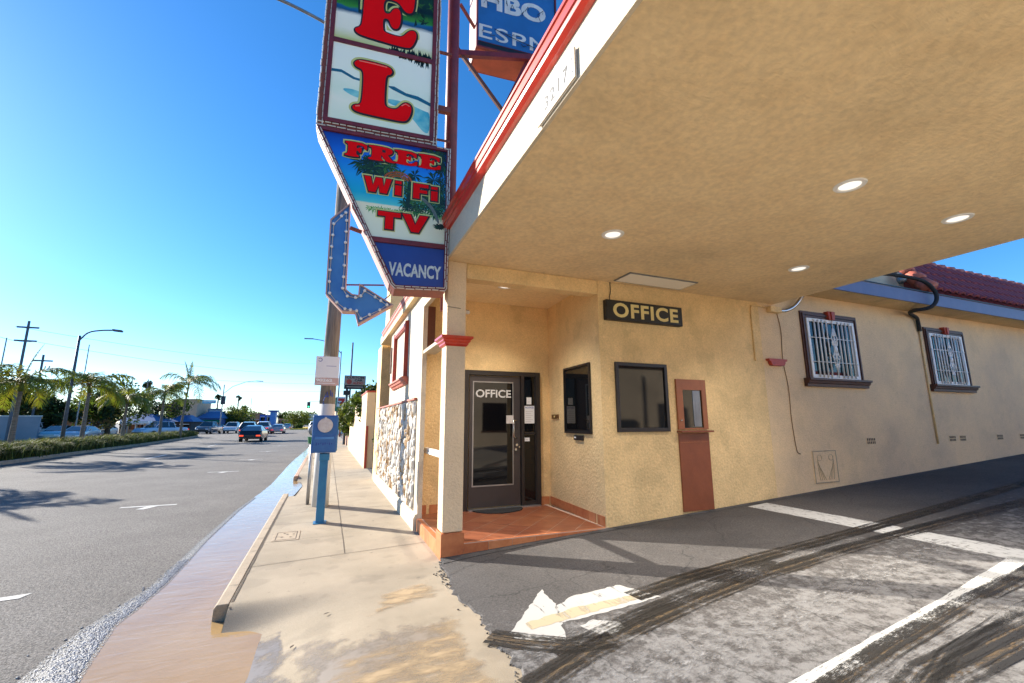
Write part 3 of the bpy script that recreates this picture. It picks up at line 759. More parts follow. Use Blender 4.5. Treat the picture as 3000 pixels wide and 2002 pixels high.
# roof over office and canopy
cn = MB().box(X0-.004, 7.18, -.9, 5.45, ZS, 3.935).build('canopy', 'soffit', B)
MB().box(X0-.034, X0-.006, -.9, 5.45, ZS-.004, 3.93).build('fascia', 'stucco_front', cn)
def gutter(y0, y1, dz, pre=''):
    mb = MB(); pr = [(1.27, 3.925), (1.235, 3.93), (1.205, 3.955), (1.200, 3.985), (1.188, 3.992), (1.184, 4.055), (1.172, 4.062), (1.170, 4.085), (1.20, 4.09), (1.27, 4.09)]
    mb.prism([(x, z+dz) for x, z in pr], 'y', y0, y1); return mb
gutter(-.9, 5.50, 0).build('gutter', 'red_gloss', cn)
gutter(5.50, 11.8, -.245).build('gutter', 'red_pale', B)
MB().box(1.21, 10, 5.505, 12.3, 3.60, 3.80).build('roof', 'soffit', B)
MB().box(1.28, 7.1, -.85, 5.44, 3.94, 4.0).build('roof', 'white_wall', B)
# far canopy posts (off to the drive's other side)
for x in (1.32, 6.9): MB().box(x, x+.25, -.88, -.63, -.1, ZS-.002).build('column', 'stucco', B)
# beam over the porch
MB().box(1.552, 3.529, D, D+.20, 3.375, 3.582).build('beam', 'stucco', B, bevel=.012)
# corner column
co = MB().box(X0, 1.549, D, 5.55, .29, 3.582).build('column', 'stucco_col' if 'stucco_col' in MATS else 'stucco_front', B, bevel=.012)
# moulded capital
mb = MB()
prof = [(0.004, 2.477), (.028, 2.50), (.028, 2.517), (.05, 2.535), (.05, 2.553), (.078, 2.572), (.078, 2.60), (.0, 2.604)]
def ring(o): return [(X0-o, D-o), (1.549+o, D-o), (1.549+o, 5.55+o), (X0-o, 5.55+o)]
vs = []
for o_, z in prof: vs += [(x, y, z) for x, y in ring(o_)]
fs = []
for i in range(len(prof)-1):
    for j in range(4): fs.append((i*4+j, i*4+(j+1) % 4, (i+1)*4+(j+1) % 4, (i+1)*4+j))
mb.add(vs, fs); mb.build('capital', 'red_gloss', co)
mb = MB(); mb.box(X0-.014, 1.563, D-.014, 5.56, -.1, .285); mb.build('tile_base', 'tile_side', co, bevel=.004)
# porch floor with tiled risers
mb = MB(); mb.box(X0-.004, 3.56, D-.006, YB, -.2, ZT-.003); pf = mb.build('porch_floor', 'grout', B)
def tiled(mb, o, u, v, nu, nv, su, sv, g=.006, th=.004, clip=None, rot=False):
    """tiles over a rectangle o + a*u + b*v"""
    n = u.cross(v).normalized(); lu, lv = u.length, v.length; eu, ev = u.normalized(), v.normalized()
    a = 0
    while a < lu-.01:
        b = 0
        while b < lv-.01:
            a1, b1 = min(a+su, lu)-g, min(b+sv, lv)-g
            p = [o+eu*a+ev*b, o+eu*a1+ev*b, o+eu*a1+ev*b1, o+eu*a+ev*b1]
            q = [x+n*th for x in p]
            mb.add(p+q, [(4, 5, 6, 7), (0, 1, 5, 4), (1, 2, 6, 5), (2, 3, 7, 6), (3, 0, 4, 7)], random.choice((0, 0, 1)))
            b += sv
        a += su
mat('tile_floor2', (.26, .085, .04), .32, vcol=(.32, .12, .055), vscale=5); mat('tile_side2', (.62, .24, .10), .45, vcol=(.50, .17, .06), vscale=7)
mb = MB()
# floor tiles laid diagonally, clipped to the porch
def clip_poly(poly, x0, x1, y0, y1):
    def cut(p, ins, inter):
        o = []
        for i in range(len(p)):
            a, b = p[i-1], p[i]
            if ins(b):
                if not ins(a): o.append(inter(a, b))
                o.append(b)
            elif ins(a): o.append(inter(a, b))
        return o
    def X(c): return lambda a, b: (c, a[1]+(b[1]-a[1])*(c-a[0])/(b[0]-a[0]))
    def Y(c): return lambda a, b: (a[0]+(b[0]-a[0])*(c-a[1])/(b[1]-a[1]), c)
    for ins, it in ((lambda p: p[0] >= x0, X(x0)), (lambda p: p[0] <= x1, X(x1)), (lambda p: p[1] >= y0, Y(y0)), (lambda p: p[1] <= y1, Y(y1))):
        if len(poly) < 3: return []
        poly = cut(poly, ins, it)
    return poly
s = .305; c45 = sqrt(.5)
for i in range(-14, 26):
    for j in range(-14, 26):
        a, b = i*s, j*s; g = s-.008
        q = [(1.3+(u-v)*c45, 5.3+(u+v)*c45) for u, v in ((a, b), (a+g, b), (a+g, b+g), (a, b+g))]
        q = clip_poly(q, X0+.07, 3.50, D+.035, YB-.012)
        if len(q) > 2: mb.add([(x, y, ZT+random.uniform(-.0004, .0004)) for x, y in q], [tuple(range(len(q)))], random.choice((0, 0, 1)))
mb.build('floor_tiles', ['tile_floor', 'tile_floor2'], pf)
mb = MB(); V3 = Vector
tiled(mb, V3((1.565, D-.008, -.03)), V3((1.95, 0, 0)), V3((0, 0, .19)), 0, 0, .305, .2)       # front riser
tiled(mb, V3((1.562, D+.026, ZT-.002)), V3((0, -.036, 0)), V3((1.96, 0, 0)), 0, 0, .1, .305, th=.003)
mb.build('riser_tiles', ['tile_side', 'tile_side2'], pf); mb = MB()
tiled(mb, V3((X0-.006, 6.84, -.1)), V3((0, -1.53, 0)), V3((0, 0, .262)), 0, 0, .305, .27)     # street riser
tiled(mb, V3((X0-.008, D+.0, ZT-.002)), V3((.07, 0, 0)), V3((0, 1.535, 0)), 0, 0, .1, .305, th=.003)
# skirtings
mb.build('riser_tiles', ['tile_side', 'tile_side2'], pf); mb = MB()
tiled(mb, V3((3.43, YB-.004, ZT)), V3((.19, 0, 0)), V3((0, 0, .135)), 0, 0, .305, .14)
mb.build('skirting_tiles', ['tile_side', 'tile_side2'], pf); mb = MB()
tiled(mb, V3((3.636, YB-.01, ZT)), V3((-.108, -1.80, 0)), V3((0, 0, .135)), 0, 0, .152, .14, th=.010)
mb.build('skirting_tiles', ['tile_side', 'tile_side2'], pf); mb = MB()
tiled(mb, V3((1.38, YB-.004, ZT)), V3((.12, 0, 0)), V3((0, 0, .135)), 0, 0, .305, .14)
tiled(mb, V3((1.54, YB-.004, ZT)), V3((.46, 0, 0)), V3((0, 0, .135)), 0, 0, .305, .14)
mb.build('skirting_tiles', ['tile_side', 'tile_side2'], pf)
# ledge-stone panel on the street front : individual chips
mb = MB(); mb.cur = 3
mb.box(X0-.012, X0-.001, 7.14, 12.86, .22, 1.90)
random.seed(11)
y = 7.15
cells = []
while y < 12.84:
    w = random.uniform(.07, .135); z = .22
    while z < 1.88:
        h = random.uniform(.07, .27); cells.append((y, min(y+w, 12.86), z, min(z+h, 1.895))); z += h
    y += w
for (a, b, c, d) in cells:
    if b-a < .03 or d-c < .03: continue
    cy, cz = (a+b)/2, (c+d)/2; hw, hh = (b-a)/2*1.10, (d-c)/2*1.08; n = random.choice((5, 6, 7)); ph = random.random()*6; th = random.uniform(.012, .042)
    o_ = []; i_ = []
    tx, tz = random.uniform(-.25, .25), random.uniform(-.12, .12)
    for k in range(n):
        t = ph+2*pi*k/n+random.uniform(-.25, .25); r = random.uniform(.85, 1.2)
        yy = max(7.145, min(12.86, cy+hw*r*cos(t))); z_ = max(.22, min(1.898, cz+hh*r*sin(t)))
        o_.append((X0-.010, yy, z_)); f = random.uniform(.55, .8)
        i_.append((X0-.012-th+tx*(yy-cy)*.4+tz*(z_-cz)*.3, cy+(yy-cy)*f, cz+(z_-cz)*f))
    mid = (X0-.014-th*random.uniform(.85, 1.3), cy, cz)
    fs = [(k, (k+1) % n, n+(k+1) % n, n+k) for k in range(n)]+[(n+k, n+(k+1) % n, 2*n) for k in range(n)]
    mb.add(o_+i_+[mid], fs, random.choices((0, 1, 2), (.52, .26, .22))[0])
sp = mb.build('stone_panel', ['stone_w', 'stone_b', 'stone_g', 'mortar'], B)
mb = MB(); mb.box(X0-.05, X0-.001, 7.135, 12.9, 1.90, 1.93); mb.build('red_trim', 'red_pale', sp)
mb = MB(); mb.prism([(X0-.001, -.1), (X0-.055, -.1), (X0-.055, .17), (X0-.035, .20), (X0-.035, .215), (X0-.001, .225)], 'y', 6.845, 12.9); mb.build('plinth', 'stucco_front', sp)
# false window moulding on the street wall
fw = MB(); x_ = X0-.002
for y0, y1, z0, z1, o_ in ((8.22, 8.32, 2.36, 3.42, .045), (9.72, 9.86, 2.36, 3.42, .045)):
    fw.box(x_-o_, x_, y0, y1, z0, z1); fw.box(x_-o_-.02, x_-o_+.001, y0+.02, y1-.03, z0, z1)
fw.box(x_-.043, x_, 8.321, 9.719, 3.32, 3.42); fw.box(x_-.06, x_-.0435, 8.321, 9.719, 3.34, 3.39)
fr = fw.build('window_moulding', 'red_trim', B)
mb = MB(); mb.prism([(x_, 2.22), (x_-.035, 2.23), (x_-.05, 2.27), (x_-.075, 2.28), (x_-.085, 2.32), (x_-.11, 2.33), (x_-.11, 2.36), (x_, 2.362)], 'y', 8.10, 10.0); mb.build('sill', 'red_pale', fr)
MB().box(x_-.025, x_, 10.50, 10.56, 2.65, 3.25).build('meter_slot', 'brown', B)
# taller block behind
mb = MB(); mb.box(1.26, 6.5, 12.35, 13.3, -.1, 3.62); mb.build('wall', 'stucco', B)
mb = MB(); mb.box(1.42, 6.5, 12.352, 13.3, 3.62, 5.6); mb.build('wall', 'stucco', B)

# entrance door ---------------------------------------------------------------
yd = YB-.002
dr = MB().box(2.155, 3.058, yd-.035, yd, ZT+.03, 2.315).build('entrance_door', 'door_leaf', B)
mb = MB()
for a in ((2.02, 2.13, ZT, 2.40), (3.07, 3.115, ZT, 2.33), (3.355, 3.43, ZT, 2.40)): mb.box(a[0], a[1], yd-.07, yd, a[2], a[3])
mb.box(2.131, 3.354, yd-.068, yd, 2.325, 2.40); mb.box(3.116, 3.354, yd-.05, yd, ZT, ZT+.08); mb.box(3.116, 3.354, yd-.05, yd, 1.33, 1.37)
mb.box(3.116, 3.135, yd-.05, yd, ZT+.08, 2.324); mb.box(3.335, 3.354, yd-.05, yd, ZT+.08, 2.324)
mb.build('door_frame', 'dark_frame', dr)
mb = MB(); mb.box(2.225, 2.915, yd-.037, yd-.036, .54, 2.20); mb.box(3.136, 3.334, yd-.03, yd-.02, ZT+.085, 1.325); mb.box(3.136, 3.334, yd-.03, yd-.02, 1.375, 2.32)
mb.build('glass', 'glass_dark', dr)
mb = MB()
for a in ((2.205, 2.224, .52, 2.22), (2.916, 2.932, .52, 2.22)): mb.box(a[0], a[1], yd-.045, yd-.0352, a[2], a[3])
mb.box(2.225, 2.915, yd-.0445, yd-.0352, 2.201, 2.22); mb.box(2.225, 2.915, yd-.0445, yd-.0352, .52, .539)
mb.build('glazing_bead', 'alu', dr)
plate(MB(), text2d('OFFICE', .004, 2.262, 2.885, 1.955, 2.08), yd-.041).build('lettering', 'letter_grey', dr)
mb = MB(); mb.box(2.80, 2.93, yd-.052, yd-.046, 1.52, 1.655); mb.build('push_plate', 'seal', dr)
mb = MB(); mb.tube([(2.975, yd-.036, 1.575), (2.975, yd-.09, 1.575), (2.915, yd-.10, 1.57), (2.915, yd-.10, 1.30), (2.975, yd-.09, 1.275), (2.975, yd-.036, 1.275)], .012); mb.build('handle', 'chrome', dr, smooth=True)
mb = MB()
for x, z, r_ in ((2.99, 1.165, .022), (2.97, 1.09, .022), (3.035, 1.13, .014)): MB().tube([(x, yd-.036, z), (x, yd-.055, z)], r_, n=12).build('lock', 'chrome', dr)
mb = MB(); mb.box(2.14, 3.4, yd-.12, yd-.001, ZT, ZT+.018); mb.build('threshold', 'alu', dr)
def notice(mb_root, x0, x1, z0, z1, y, title=None, lines=4):
    p = MB().box(x0, x1, y-.004, y, z0, z1).build('notice', 'paper', mb_root)
    mb = MB()
    if title: plate(mb, text2d(title, .0008, x0+.015, x1-.015, z1-.045, z1-.015), y-.006, m=0)
    zz_ = z1-.065
    for i in range(lines):
        zz_ -= (z1-z0-.09)/max(lines, 1)
        if i % 2 == 0: plate(mb, rect(x0+.02, x1-.03, zz_, zz_+.008), y-.006, m=1)
        else: plate(mb, rect(x0+.02, x1-.06, zz_, zz_+.008), y-.006, m=1)
    mb.build('print', ['ink_blue', 'letter_grey'], p)
notice(dr, 3.142, 3.33, 1.52, 1.82, yd-.031, 'NOTICE', 6)
notice(dr, 3.185, 3.275, 1.845, 1.965, yd-.031, None, 2)
notice(dr, 3.14, 3.235, 1.22, 1.28, yd-.031, None, 1)

# porch side window -----------------------------------------------------------
def side(mbp, y0, y1, z0, z1, o0, o1):
    """box on the slanted return wall; o = distance in front of the wall"""
    def P(y, o, z): return (3.53+(y-D-.22)/(YB-D-.22)*.11-o, y, z)
    vs = [P(y, o, z) for z in (z0, z1) for y in (y0, y1) for o in (o0, o1)]
    mbp.add(vs, [(0, 2, 3, 1), (4, 5, 7, 6), (0, 1, 5, 4), (2, 6, 7, 3), (0, 4, 6, 2), (1, 3, 7, 5)])
mb = MB(); side(mb, 5.60, 6.43, 1.40, 2.38, .001, .004); w_ = mb.build('porch_window', 'black', B)
mb = MB(); side(mb, 5.63, 6.40, 1.43, 2.35, .0045, .010); mb.build('glass', 'glass_dark', w_)
mb = MB(); side(mb, 5.57, 5.60, 1.37, 2.41, .001, .03); side(mb, 6.43, 6.46, 1.37, 2.41, .001, .03); side(mb, 5.6, 6.43, 2.38, 2.41, .001, .03); side(mb, 5.6, 6.43, 1.37, 1.40, .001, .03)
mb.build('frame', 'dark_frame', w_)
# facade window
wd = MB().box(3.80, 4.65, D-.004, D-.001, 1.44, 2.36).build('office_window', 'black', B)
MB().box(3.825, 4.625, D-.010, D-.005, 1.462, 2.335).build('glass', 'glass_dark', wd)
mb = MB(); mb.box(3.762, 3.815, D-.035, D-.001, 1.40, 2.392); mb.box(4.635, 4.688, D-.035, D-.001, 1.40, 2.392); mb.box(3.8155, 4.6345, D-.034, D-.001, 2.34, 2.391); mb.box(3.8155, 4.6345, D-.034, D-.001, 1.401, 1.455)
mb.build('frame', 'dark_frame', wd, bevel=.004)
# brown service door
sd = MB().box(4.845, 5.425, D-.022, D-.001, .262, 1.375).build('service_door', 'brown_door', B)
mb = MB()
for a in ((4.845, 4.96, 1.43, 2.18), (5.335, 5.425, 1.43, 2.18)): mb.box(a[0], a[1], D-.03, D-.001, a[2], a[3])
mb.box(4.961, 5.334, D-.029, D-.001, 2.02, 2.18); mb.box(4.961, 5.334, D-.029, D-.001, 1.43, 1.45)
mat('brown_orange', (.36, .115, .038), .45, var=.2, vscale=5)
mb.build('window_frame', 'brown_orange', sd)
MB().box(4.961, 5.334, D-.014, D-.008, 1.451, 2.019).build('glass', 'glass_dark', sd)
mb = MB()
for i in range(7): x = 5.17+i*.02; mb.tube([(x, D-.017, 1.47), (x+random.uniform(-.004, .004), D-.018, 1.75), (x, D-.017, 2.01)], .009, n=5)
mb.build('blind', 'alu', sd)
MB().box(4.825, 5.46, D-.10, D-.001, 1.385, 1.412).build('shelf', 'brown_door', sd, bevel=.004)
MB().box(4.86, 5.41, D-.026, D-.0225, 1.235, 1.243).build('seam', 'brown_orange', sd)
mb = MB(); mb.ball((4.885, D-.05, 1.56), .014); mb.tube([(4.885, D-.03, 1.56), (4.885, D-.05, 1.56)], .006); mb.build('knob', 'chrome', sd)

# things fixed to the office --------------------------------------------------
t = thing('doorbell_box', 'small brass doorbell plate on the porch wall left of the side window', 'doorbell', (3.63, 6.95, 1.64))
mb = MB(); side(mb, 6.72, 6.98, 1.60, 1.67, .001, .025); mb.build('plate', 'brass', t, bevel=.004)
mb = MB(); side(mb, 6.83, 6.87, 1.62, 1.65, .0252, .032); mb.build('button', 'sign_yellow', t)
t = thing('mail_slot', 'small dark metal mail slot on the porch wall under the side window', 'mail slot', (3.56, 6.0, 1.3))
mb = MB(); side(mb, 5.84, 6.13, 1.27, 1.345, .001, .03); mb.build('box', 'dark_frame', t, bevel=.005)
mb = MB(); side(mb, 6.04, 6.10, 1.30, 1.32, .0302, .034); mb.build('label', 'paper', t)
t = thing('door_mat', 'dark half-round door mat on the orange tiles in front of the office door', 'door mat', (2.62, 6.9, ZT))
pts = [(2.22+.0, 7.03)]+[(2.62-.42*cos(pi*i/20), 7.02-.34*sin(pi*i/20)) for i in range(21)]+[(3.04, 7.03)]
MB().prism(pts, 'z', ZT+.002, ZT+.016).build('mat', 'mat_black', t)
# OFFICE sign
t = thing('office_sign', 'black rectangular sign reading OFFICE in yellow letters above the square window', 'sign', (4.3, D, 3.14))
MB().box(3.615, 5.01, D-.085, D-.001, 2.995, 3.292).build('cabinet', 'sign_black', t, bevel=.006)
mb = MB(); mb.box(3.64, 4.985, D-.0885, D-.0855, 3.01, 3.277); mb.build('face', 'black', t)
mb = MB(); plate(mb, text2d('OFFICE', .010, 3.735, 4.91, 3.045, 3.245, space=1.12), D-.092); mb.build('lettering', 'sign_yellow', t)
o = MB().tube([(3.73, D-.012, 3.29), (3.725, D-.014, 3.36), (3.75, D-.010, 3.44), (3.745, D-.012, 3.58)], .006, n=6).build('sign_cable', 'black')
tag(o, 'short black cable running from the black OFFICE sign up to the canopy', 'cable')
# address plaque on the fascia
t = thing('address_plaque', 'white address plaque with scalloped top on the canopy fascia beside the red gutter', 'plaque', (X0-.04, 2.27, 3.75))
xp = X0-.036
pts = [(2.03, 3.60), (2.53, 3.60), (2.53, 3.80), (2.46, 3.83), (2.40, 3.83), (2.28, 3.885), (2.16, 3.83), (2.10, 3.83), (2.03, 3.80)]
MB().prism(pts, 'x', xp-.014, xp).build('board', 'white_paint', t, bevel=.003)
mb = MB(); mb.box(xp-.02, xp-.0142, 2.02, 2.54, 3.596, 3.606); mb.box(xp-.02, xp-.0142, 2.022, 2.032, 3.61, 3.8); mb.build('rim', 'concrete_kerb', t)
mb = MB(); v, f = text2d('3217', .002, 2.12, 2.44, 3.66, 3.76, space=1.3)
mb.add([(xp-.017, 2*2.28-p[0], p[1]) for p in v], f)
for i in range(9):
    yy = 2.10+i*.045; mb.disc((xp-.017, yy, 3.80+.03*(1-abs(i-4)/4)), .006, ax='x', n=6)
for s_ in (-1, 1):
    for k in range(3): mb.disc((xp-.017, 2.28+s_*.215, 3.66+k*.045), .006, ax='x', n=6, ry=.012)
mb.build('lettering', 'ink_black', t)
# downlights
def downlight(x, y, z, label):
    t = thing('downlight', label, 'light', (x, y, z), group='recessed lights in the canopy', local=True)
    mb = MB(); n = 28
    for i in range(n):
        a, b = 2*pi*i/n, 2*pi*(i+1)/n
        q = [(.125, 0), (.118, -.010), (.092, -.012), (.082, -.002)]
        for (r1, z1), (r2, z2) in zip(q, q[1:]):
            mb.quad((r1*cos(a), r1*sin(a), z1), (r1*cos(b), r1*sin(b), z1), (r2*cos(b), r2*sin(b), z2), (r2*cos(a), r2*sin(a), z2))
    mb.build('trim_ring', 'white_paint', t, smooth=True)
    MB().disc((0, 0, -.0035), .084).build('lens', 'lamp_lit', t)
    l = bpy.data.lights.new('downlight', 'SPOT'); l.energy = 72; l.spot_size = R(120); l.spot_blend = 1; l.shadow_soft_size = .08; l.color = (1, .93, .82)
    lo = bpy.data.objects.new('downlight_lamp', l); COL.objects.link(lo); lo.parent = t; lo.location = (0, 0, -.02)
    return t
downlight(2.785, 3.842, ZS, 'round lit recessed light in the canopy ceiling, the one nearest the street')
downlight(4.109, 2.193, ZS, 'round lit recessed light in the canopy ceiling that looks largest')
downlight(5.828, 2.194, ZS, 'round lit recessed light in the canopy ceiling at far right beside the sky')
downlight(5.782, 3.840, ZS, 'round lit recessed light in the canopy ceiling nearest the barred windows')
t = downlight(2.40, 6.10, 3.598, 'small round lit light in the porch ceiling above the office door')
t = thing('ceiling_panel', 'flat beige rectangular light panel in the canopy ceiling above the OFFICE sign', 'light', (4.36, 5.0, ZS))
MB().box(3.745, 4.97, 4.81, 5.20, ZS-.014, ZS-.001).build('frame', 'grey_metal', t)
MB().box(3.77, 4.945, 4.835, 5.175, ZS-.018, ZS-.0145).build('diffuser', 'lamp_panel', t)
# small conduits & hooks on the porch beam
t = thing('wall_floodlight', 'tiny cream light fitting on a wire beside the corner column', 'light', (1.6, 5.5, 2.95))
MB().ball((1.60, 5.42, 2.955), .035, sc=(1, 1, .8)).build('lamp', 'white_wall', t)
MB().tube([(1.30, D-.004, 2.975), (1.45, D-.006, 2.965), (1.60, D+.05, 2.96)], .006, n=6).build('wire', 'concrete', t)

# ================================================================ WING
WG = thing('motel_wing', 'beige stucco motel wing with two barred windows and a red tiled roof edge', 'building', (12, 6, 0))
MB().box(6.802, 34, D, D+.25, -.2, 3.95).build('wall', 'stucco_wing', WG)
mb = MB(); mb.box(7.3, 34, 4.80, 4.83, 3.835, 4.07); wfas = mb.build('eave_fascia', 'fascia_blue', WG)
mb = MB(); mb.box(7.2, 34, 4.831, D-.001, 3.84, 3.87); mb.build('eave_soffit', 'stucco', WG)
mb = MB(); mb.box(7.3, 34, 4.78, 4.80, 4.075, 4.095); mb.build('drip_edge', 'black', wfas)
MB().box(7.4, 11.6, 5.25, 5.45, 3.95, 4.62).build('parapet', 'stucco_front', WG)
# mansard tiles
rt = MB(); x = 11.25
ya, za, yb_, zb = 4.77, 4.10, 5.60, 5.16
nrow = 4
def tile_surf(u, k):
    return (ya+(yb_-ya)*u, za+(zb-za)*u)
while x < 30:
    for r_ in range(nrow):
        u0, u1 = r_/nrow, (r_+1.12)/nrow
        (y0, z0), (y1, z1) = tile_surf(u0, 0), tile_surf(u1, 0)
        lift = .035; m = 6; vs = []
        for (yy, zz_, l) in ((y0, z0, lift+.03), (y1, z1, lift-.012)):
            for i in range(m+1):
                a = pi*i/m; vs.append((x+.14-.105*cos(a), yy-sin(a)*.055-.01, zz_+sin(a)*.045+l))
        vs2 = [(vs[i][0], vs[i][1]+.03, vs[i][2]-.035) for i in range(m+1)]
        base = len(rt.v); rt.v += vs+vs2
        for i in range(m): rt.f.append((base+i, base+i+1, base+m+2+i, base+m+1+i)); rt.m.append(0)
        b2 = base+2*(m+1)
        for i in range(m): rt.f.append((base+i, b2+i, b2+i+1, base+i+1)); rt.m.append(0)
        # trough
        rt.quad((x-.02, y0-.005, z0+.012), (x+.05, y0-.005, z0+.012), (x+.05, y1, z1+.005), (x-.02, y1, z1+.005))
        rt.quad((x+.23, y0-.005, z0+.012), (x+.26, y0-.005, z0+.012), (x+.26, y1, z1+.005), (x+.23, y1, z1+.005))
    x += .28
rf = rt.build('roof_tiles', 'roof_red', WG, smooth=False)
MB().add([(11.2, ya+.02, za-.02), (34, ya+.02, za-.02), (34, yb_, zb-.02), (11.2, yb_, zb-.02), (11.2, 9, za), (34, 9, za)], [(0, 1, 2, 3), (0, 3, 4), (3, 2, 5, 4)]).build('roof_deck', 'roof_red', WG)
mb = MB()
for i in range(5):   # hip/rake end caps
    u0, u1 = i/5, (i+1.15)/5; (y0, z0), (y1, z1) = tile_surf(u0, 0), tile_surf(u1, 0)
    mb.tube([(11.12, y0, z0+.05+.02), (11.12, y1, z1+.05)], .15, n=10, r1=.12)
mb.build('rake_tiles', 'red_pale', rf, smooth=True)
mb = MB(); x = 11.3
while x < 30: mb.tube([(x, yb_, zb+.03), (x+.27, yb_, zb+.045)], .085, n=8, r1=.10); x += .42
mb.build('ridge_tiles', 'red_pale', rf, smooth=True)
def wing_window(x0, x1):
    z0, z1 = 2.24, 3.53
    w = MB().box(x0+.18, x1-.18, D-.012, D-.001, z0+.10, z1-.16).build('barred_window', 'glass_dark', WG)
    mb = MB()
    for o_, t_ in ((0, .03), (.035, .05), (.075, .035)):   # stepped moulding
        a, b = x0+o_, x1-o_; w_ = .035 if o_ < .07 else .045
        mb.box(a, a+w_, D-t_, D-.001, z0+.06, z1-o_); mb.box(b-w_, b, D-t_, D-.001, z0+.06, z1-o_)
        mb.box(a+w_+.0005, b-w_-.0005, D-t_, D-.001, z1-o_-w_, z1-o_)
    mb.build('moulding', 'brown_win', w)
    mb = MB(); mb.prism([(D-.001, z0-.09), (D-.06, z0-.09), (D-.065, z0-.04), (D-.09, z0-.03), (D-.10, z0+.01), (D-.13, z0+.02), (D-.13, z0+.055), (D-.001, z0+.058)], 'x', x0-.07, x1+.07)
    mb.build('sill', 'brown_win', w)
    xm = (x0+x1)/2
    mb = MB(); mb.prism([(xm-.075, z1-.12), (xm+.075, z1-.12), (xm+.10, z1+.035), (xm-.10, z1+.035)], 'y', D-.085, D-.0012)
    mb.prism([(xm-.025, z1-.125), (xm+.025, z1-.125), (xm+.035, z1+.03), (xm-.035, z1+.03)], 'y', D-.105, D-.086); mb.build('keystone', 'red_trim', w)
    a, b, c, d = x0+.125, x1-.125, z0+.06, z1-.125
    mb = MB()
    for q in ((a, a+.06, c, d), (b-.06, b, c, d)): mb.box(q[0], q[1], D-.05, D-.013, q[2], q[3])
    mb.box(a+.0605, b-.0605, D-.05, D-.013, c, c+.07); mb.box(a+.0605, b-.0605, D-.05, D-.013, d-.06, d)
    fr = mb.build('white_frame', 'white_paint', w, bevel=.004)
    mb = MB(); n = 11
    for i in range(1, n):
        x = a+.06+(b-a-.12)*i/n
        if i in (5, 6): continue
        mb.tube([(x, D-.065, c+.02), (x, D-.065, d-.02)], .014, n=6)
    for z in (c+.30, d-.36): mb.tube([(a+.03, D-.066, z), (b-.03, D-.066, z)], .007, n=5)
    xm = (a+b)/2; zc = (c+d)/2
    mb.tube([(xm, D-.07, c+.02), (xm, D-.07, d-.02)], .012, n=6)
    for s_ in (-1, 1):
        for (z, r_, t0) in ((zc+.10, .085, 0), (zc-.12, .085, pi), (zc+.28, .05, 0), (zc-.30, .05, pi)):
            mb.tube([(xm+s_*(r_*.2+r_*(1-.1*k)*(1-cos(t0+k*.9))*.5), D-.072, z+r_*(1-.1*k)*sin(t0+k*.9)) for k in range(8)], .009, n=5)
        mb.tube([(xm+s_*.01, D-.07, zc-.42), (xm+s_*.09, D-.074, zc-.15), (xm+s_*.02, D-.074, zc+.02), (xm+s_*.08, D-.074, zc+.20), (xm+s_*.01, D-.07, zc+.40)], .010, n=5)
    mb.ball((xm, D-.075, zc), .05, sc=(1, .5, 1.3)); mb.build('bars', 'white_paint', w, smooth=True)
wing_window(7.83, 9.42); wing_window(11.72, 13.25); wing_window(16.4, 17.9)
# vents low in the wall
def vent(x0, x1, z0, z1):
    v = MB().box(x0, x1, D-.006, D-.001, z0, z1).build('foundation_vent', 'stucco_wing', WG)
    mb = MB(); nx = 5
    for i in range(nx):
        a = x0+.02+(x1-x0-.04)*i/nx
        for z in (z0+.015, (z0+z1)/2+.005): mb.box(a, a+(x1-x0-.04)/nx*.6, D-.0085, D-.0062, z, z+(z1-z0)*.33)
    mb.build('slots', 'joint', v)
for x0, x1 in ((9.27, 9.57), (12.02, 12.30), (12.42, 12.69), (13.95, 14.24), (14.98, 15.25)): vent(x0, x1, 1.11, 1.245)
ap = MB().box(7.74, 8.35, D-.012, D-.001, .50, 1.04).build('access_panel', 'stucco_wing', WG)
mb = MB()
for q in ((7.74, 7.755, .5, 1.04), (8.335, 8.35, .5, 1.04), (7.7555, 8.3345, 1.025, 1.04), (7.7555, 8.3345, .5, .515)): mb.box(q[0], q[1], D-.016, D-.0125, q[2], q[3])
for s_ in (-1, 1):
    for k in range(4): mb.tube([(8.045+s_*(.03+.05*k), D-.015, .55), (8.045+s_*(.12+.03*k), D-.016, .70+.03*k), (8.045+s_*(.20), D-.015, .82+.04*k)], .004, n=4)
    mb.tube([(8.045+s_*(.15+.06*cos(a*.7)), D-.016, .92+.05*sin(a*.7)) for a in range(9)], .004, n=4)
mb.build('grille', 'concrete_kerb', ap)
# little red corbel, conduits, hose
o = MB().prism([(6.93, 2.48), (7.21, 2.48), (7.24, 2.515), (7.25, 2.55), (7.29, 2.56), (7.30, 2.595), (6.85, 2.595), (6.86, 2.56), (6.90, 2.55), (6.905, 2.515)], 'y', D-.07, D-.001).build('wall_corbel', 'red_trim')
tag(o, 'small red moulded corbel alone on the wall left of the first barred window', 'corbel')
o = MB().tube([(7.10, D-.015, 3.50), (6.72, D-.015, 3.52), (6.62, D-.015, 3.50), (6.60, D-.015, 3.40), (6.60, D-.015, 2.54)], .012, n=8).build('conduit', 'stucco', smooth=True)
tag(o, 'thin tan conduit bent down the wall left of the red corbel', 'conduit')
t = thing('junction_box', 'tan junction box with grey flexible conduit where the canopy meets the beige wing', 'junction box', (7.15, D, 3.47))
mb = MB(); mb.box(7.0, 7.28, D-.09, D-.001, 3.42, 3.52); mb.build('box', 'stucco', t, bevel=.01)
mb = MB(); mb.tube(spl([(7.26, D-.05, 3.46), (7.42, D-.06, 3.48), (7.60, D-.08, 3.56), (7.72, D-.12, 3.68), (7.76, D-.2, 3.82)]), .03, n=10); mb.build('flexible_conduit', 'chrome', t, smooth=True)
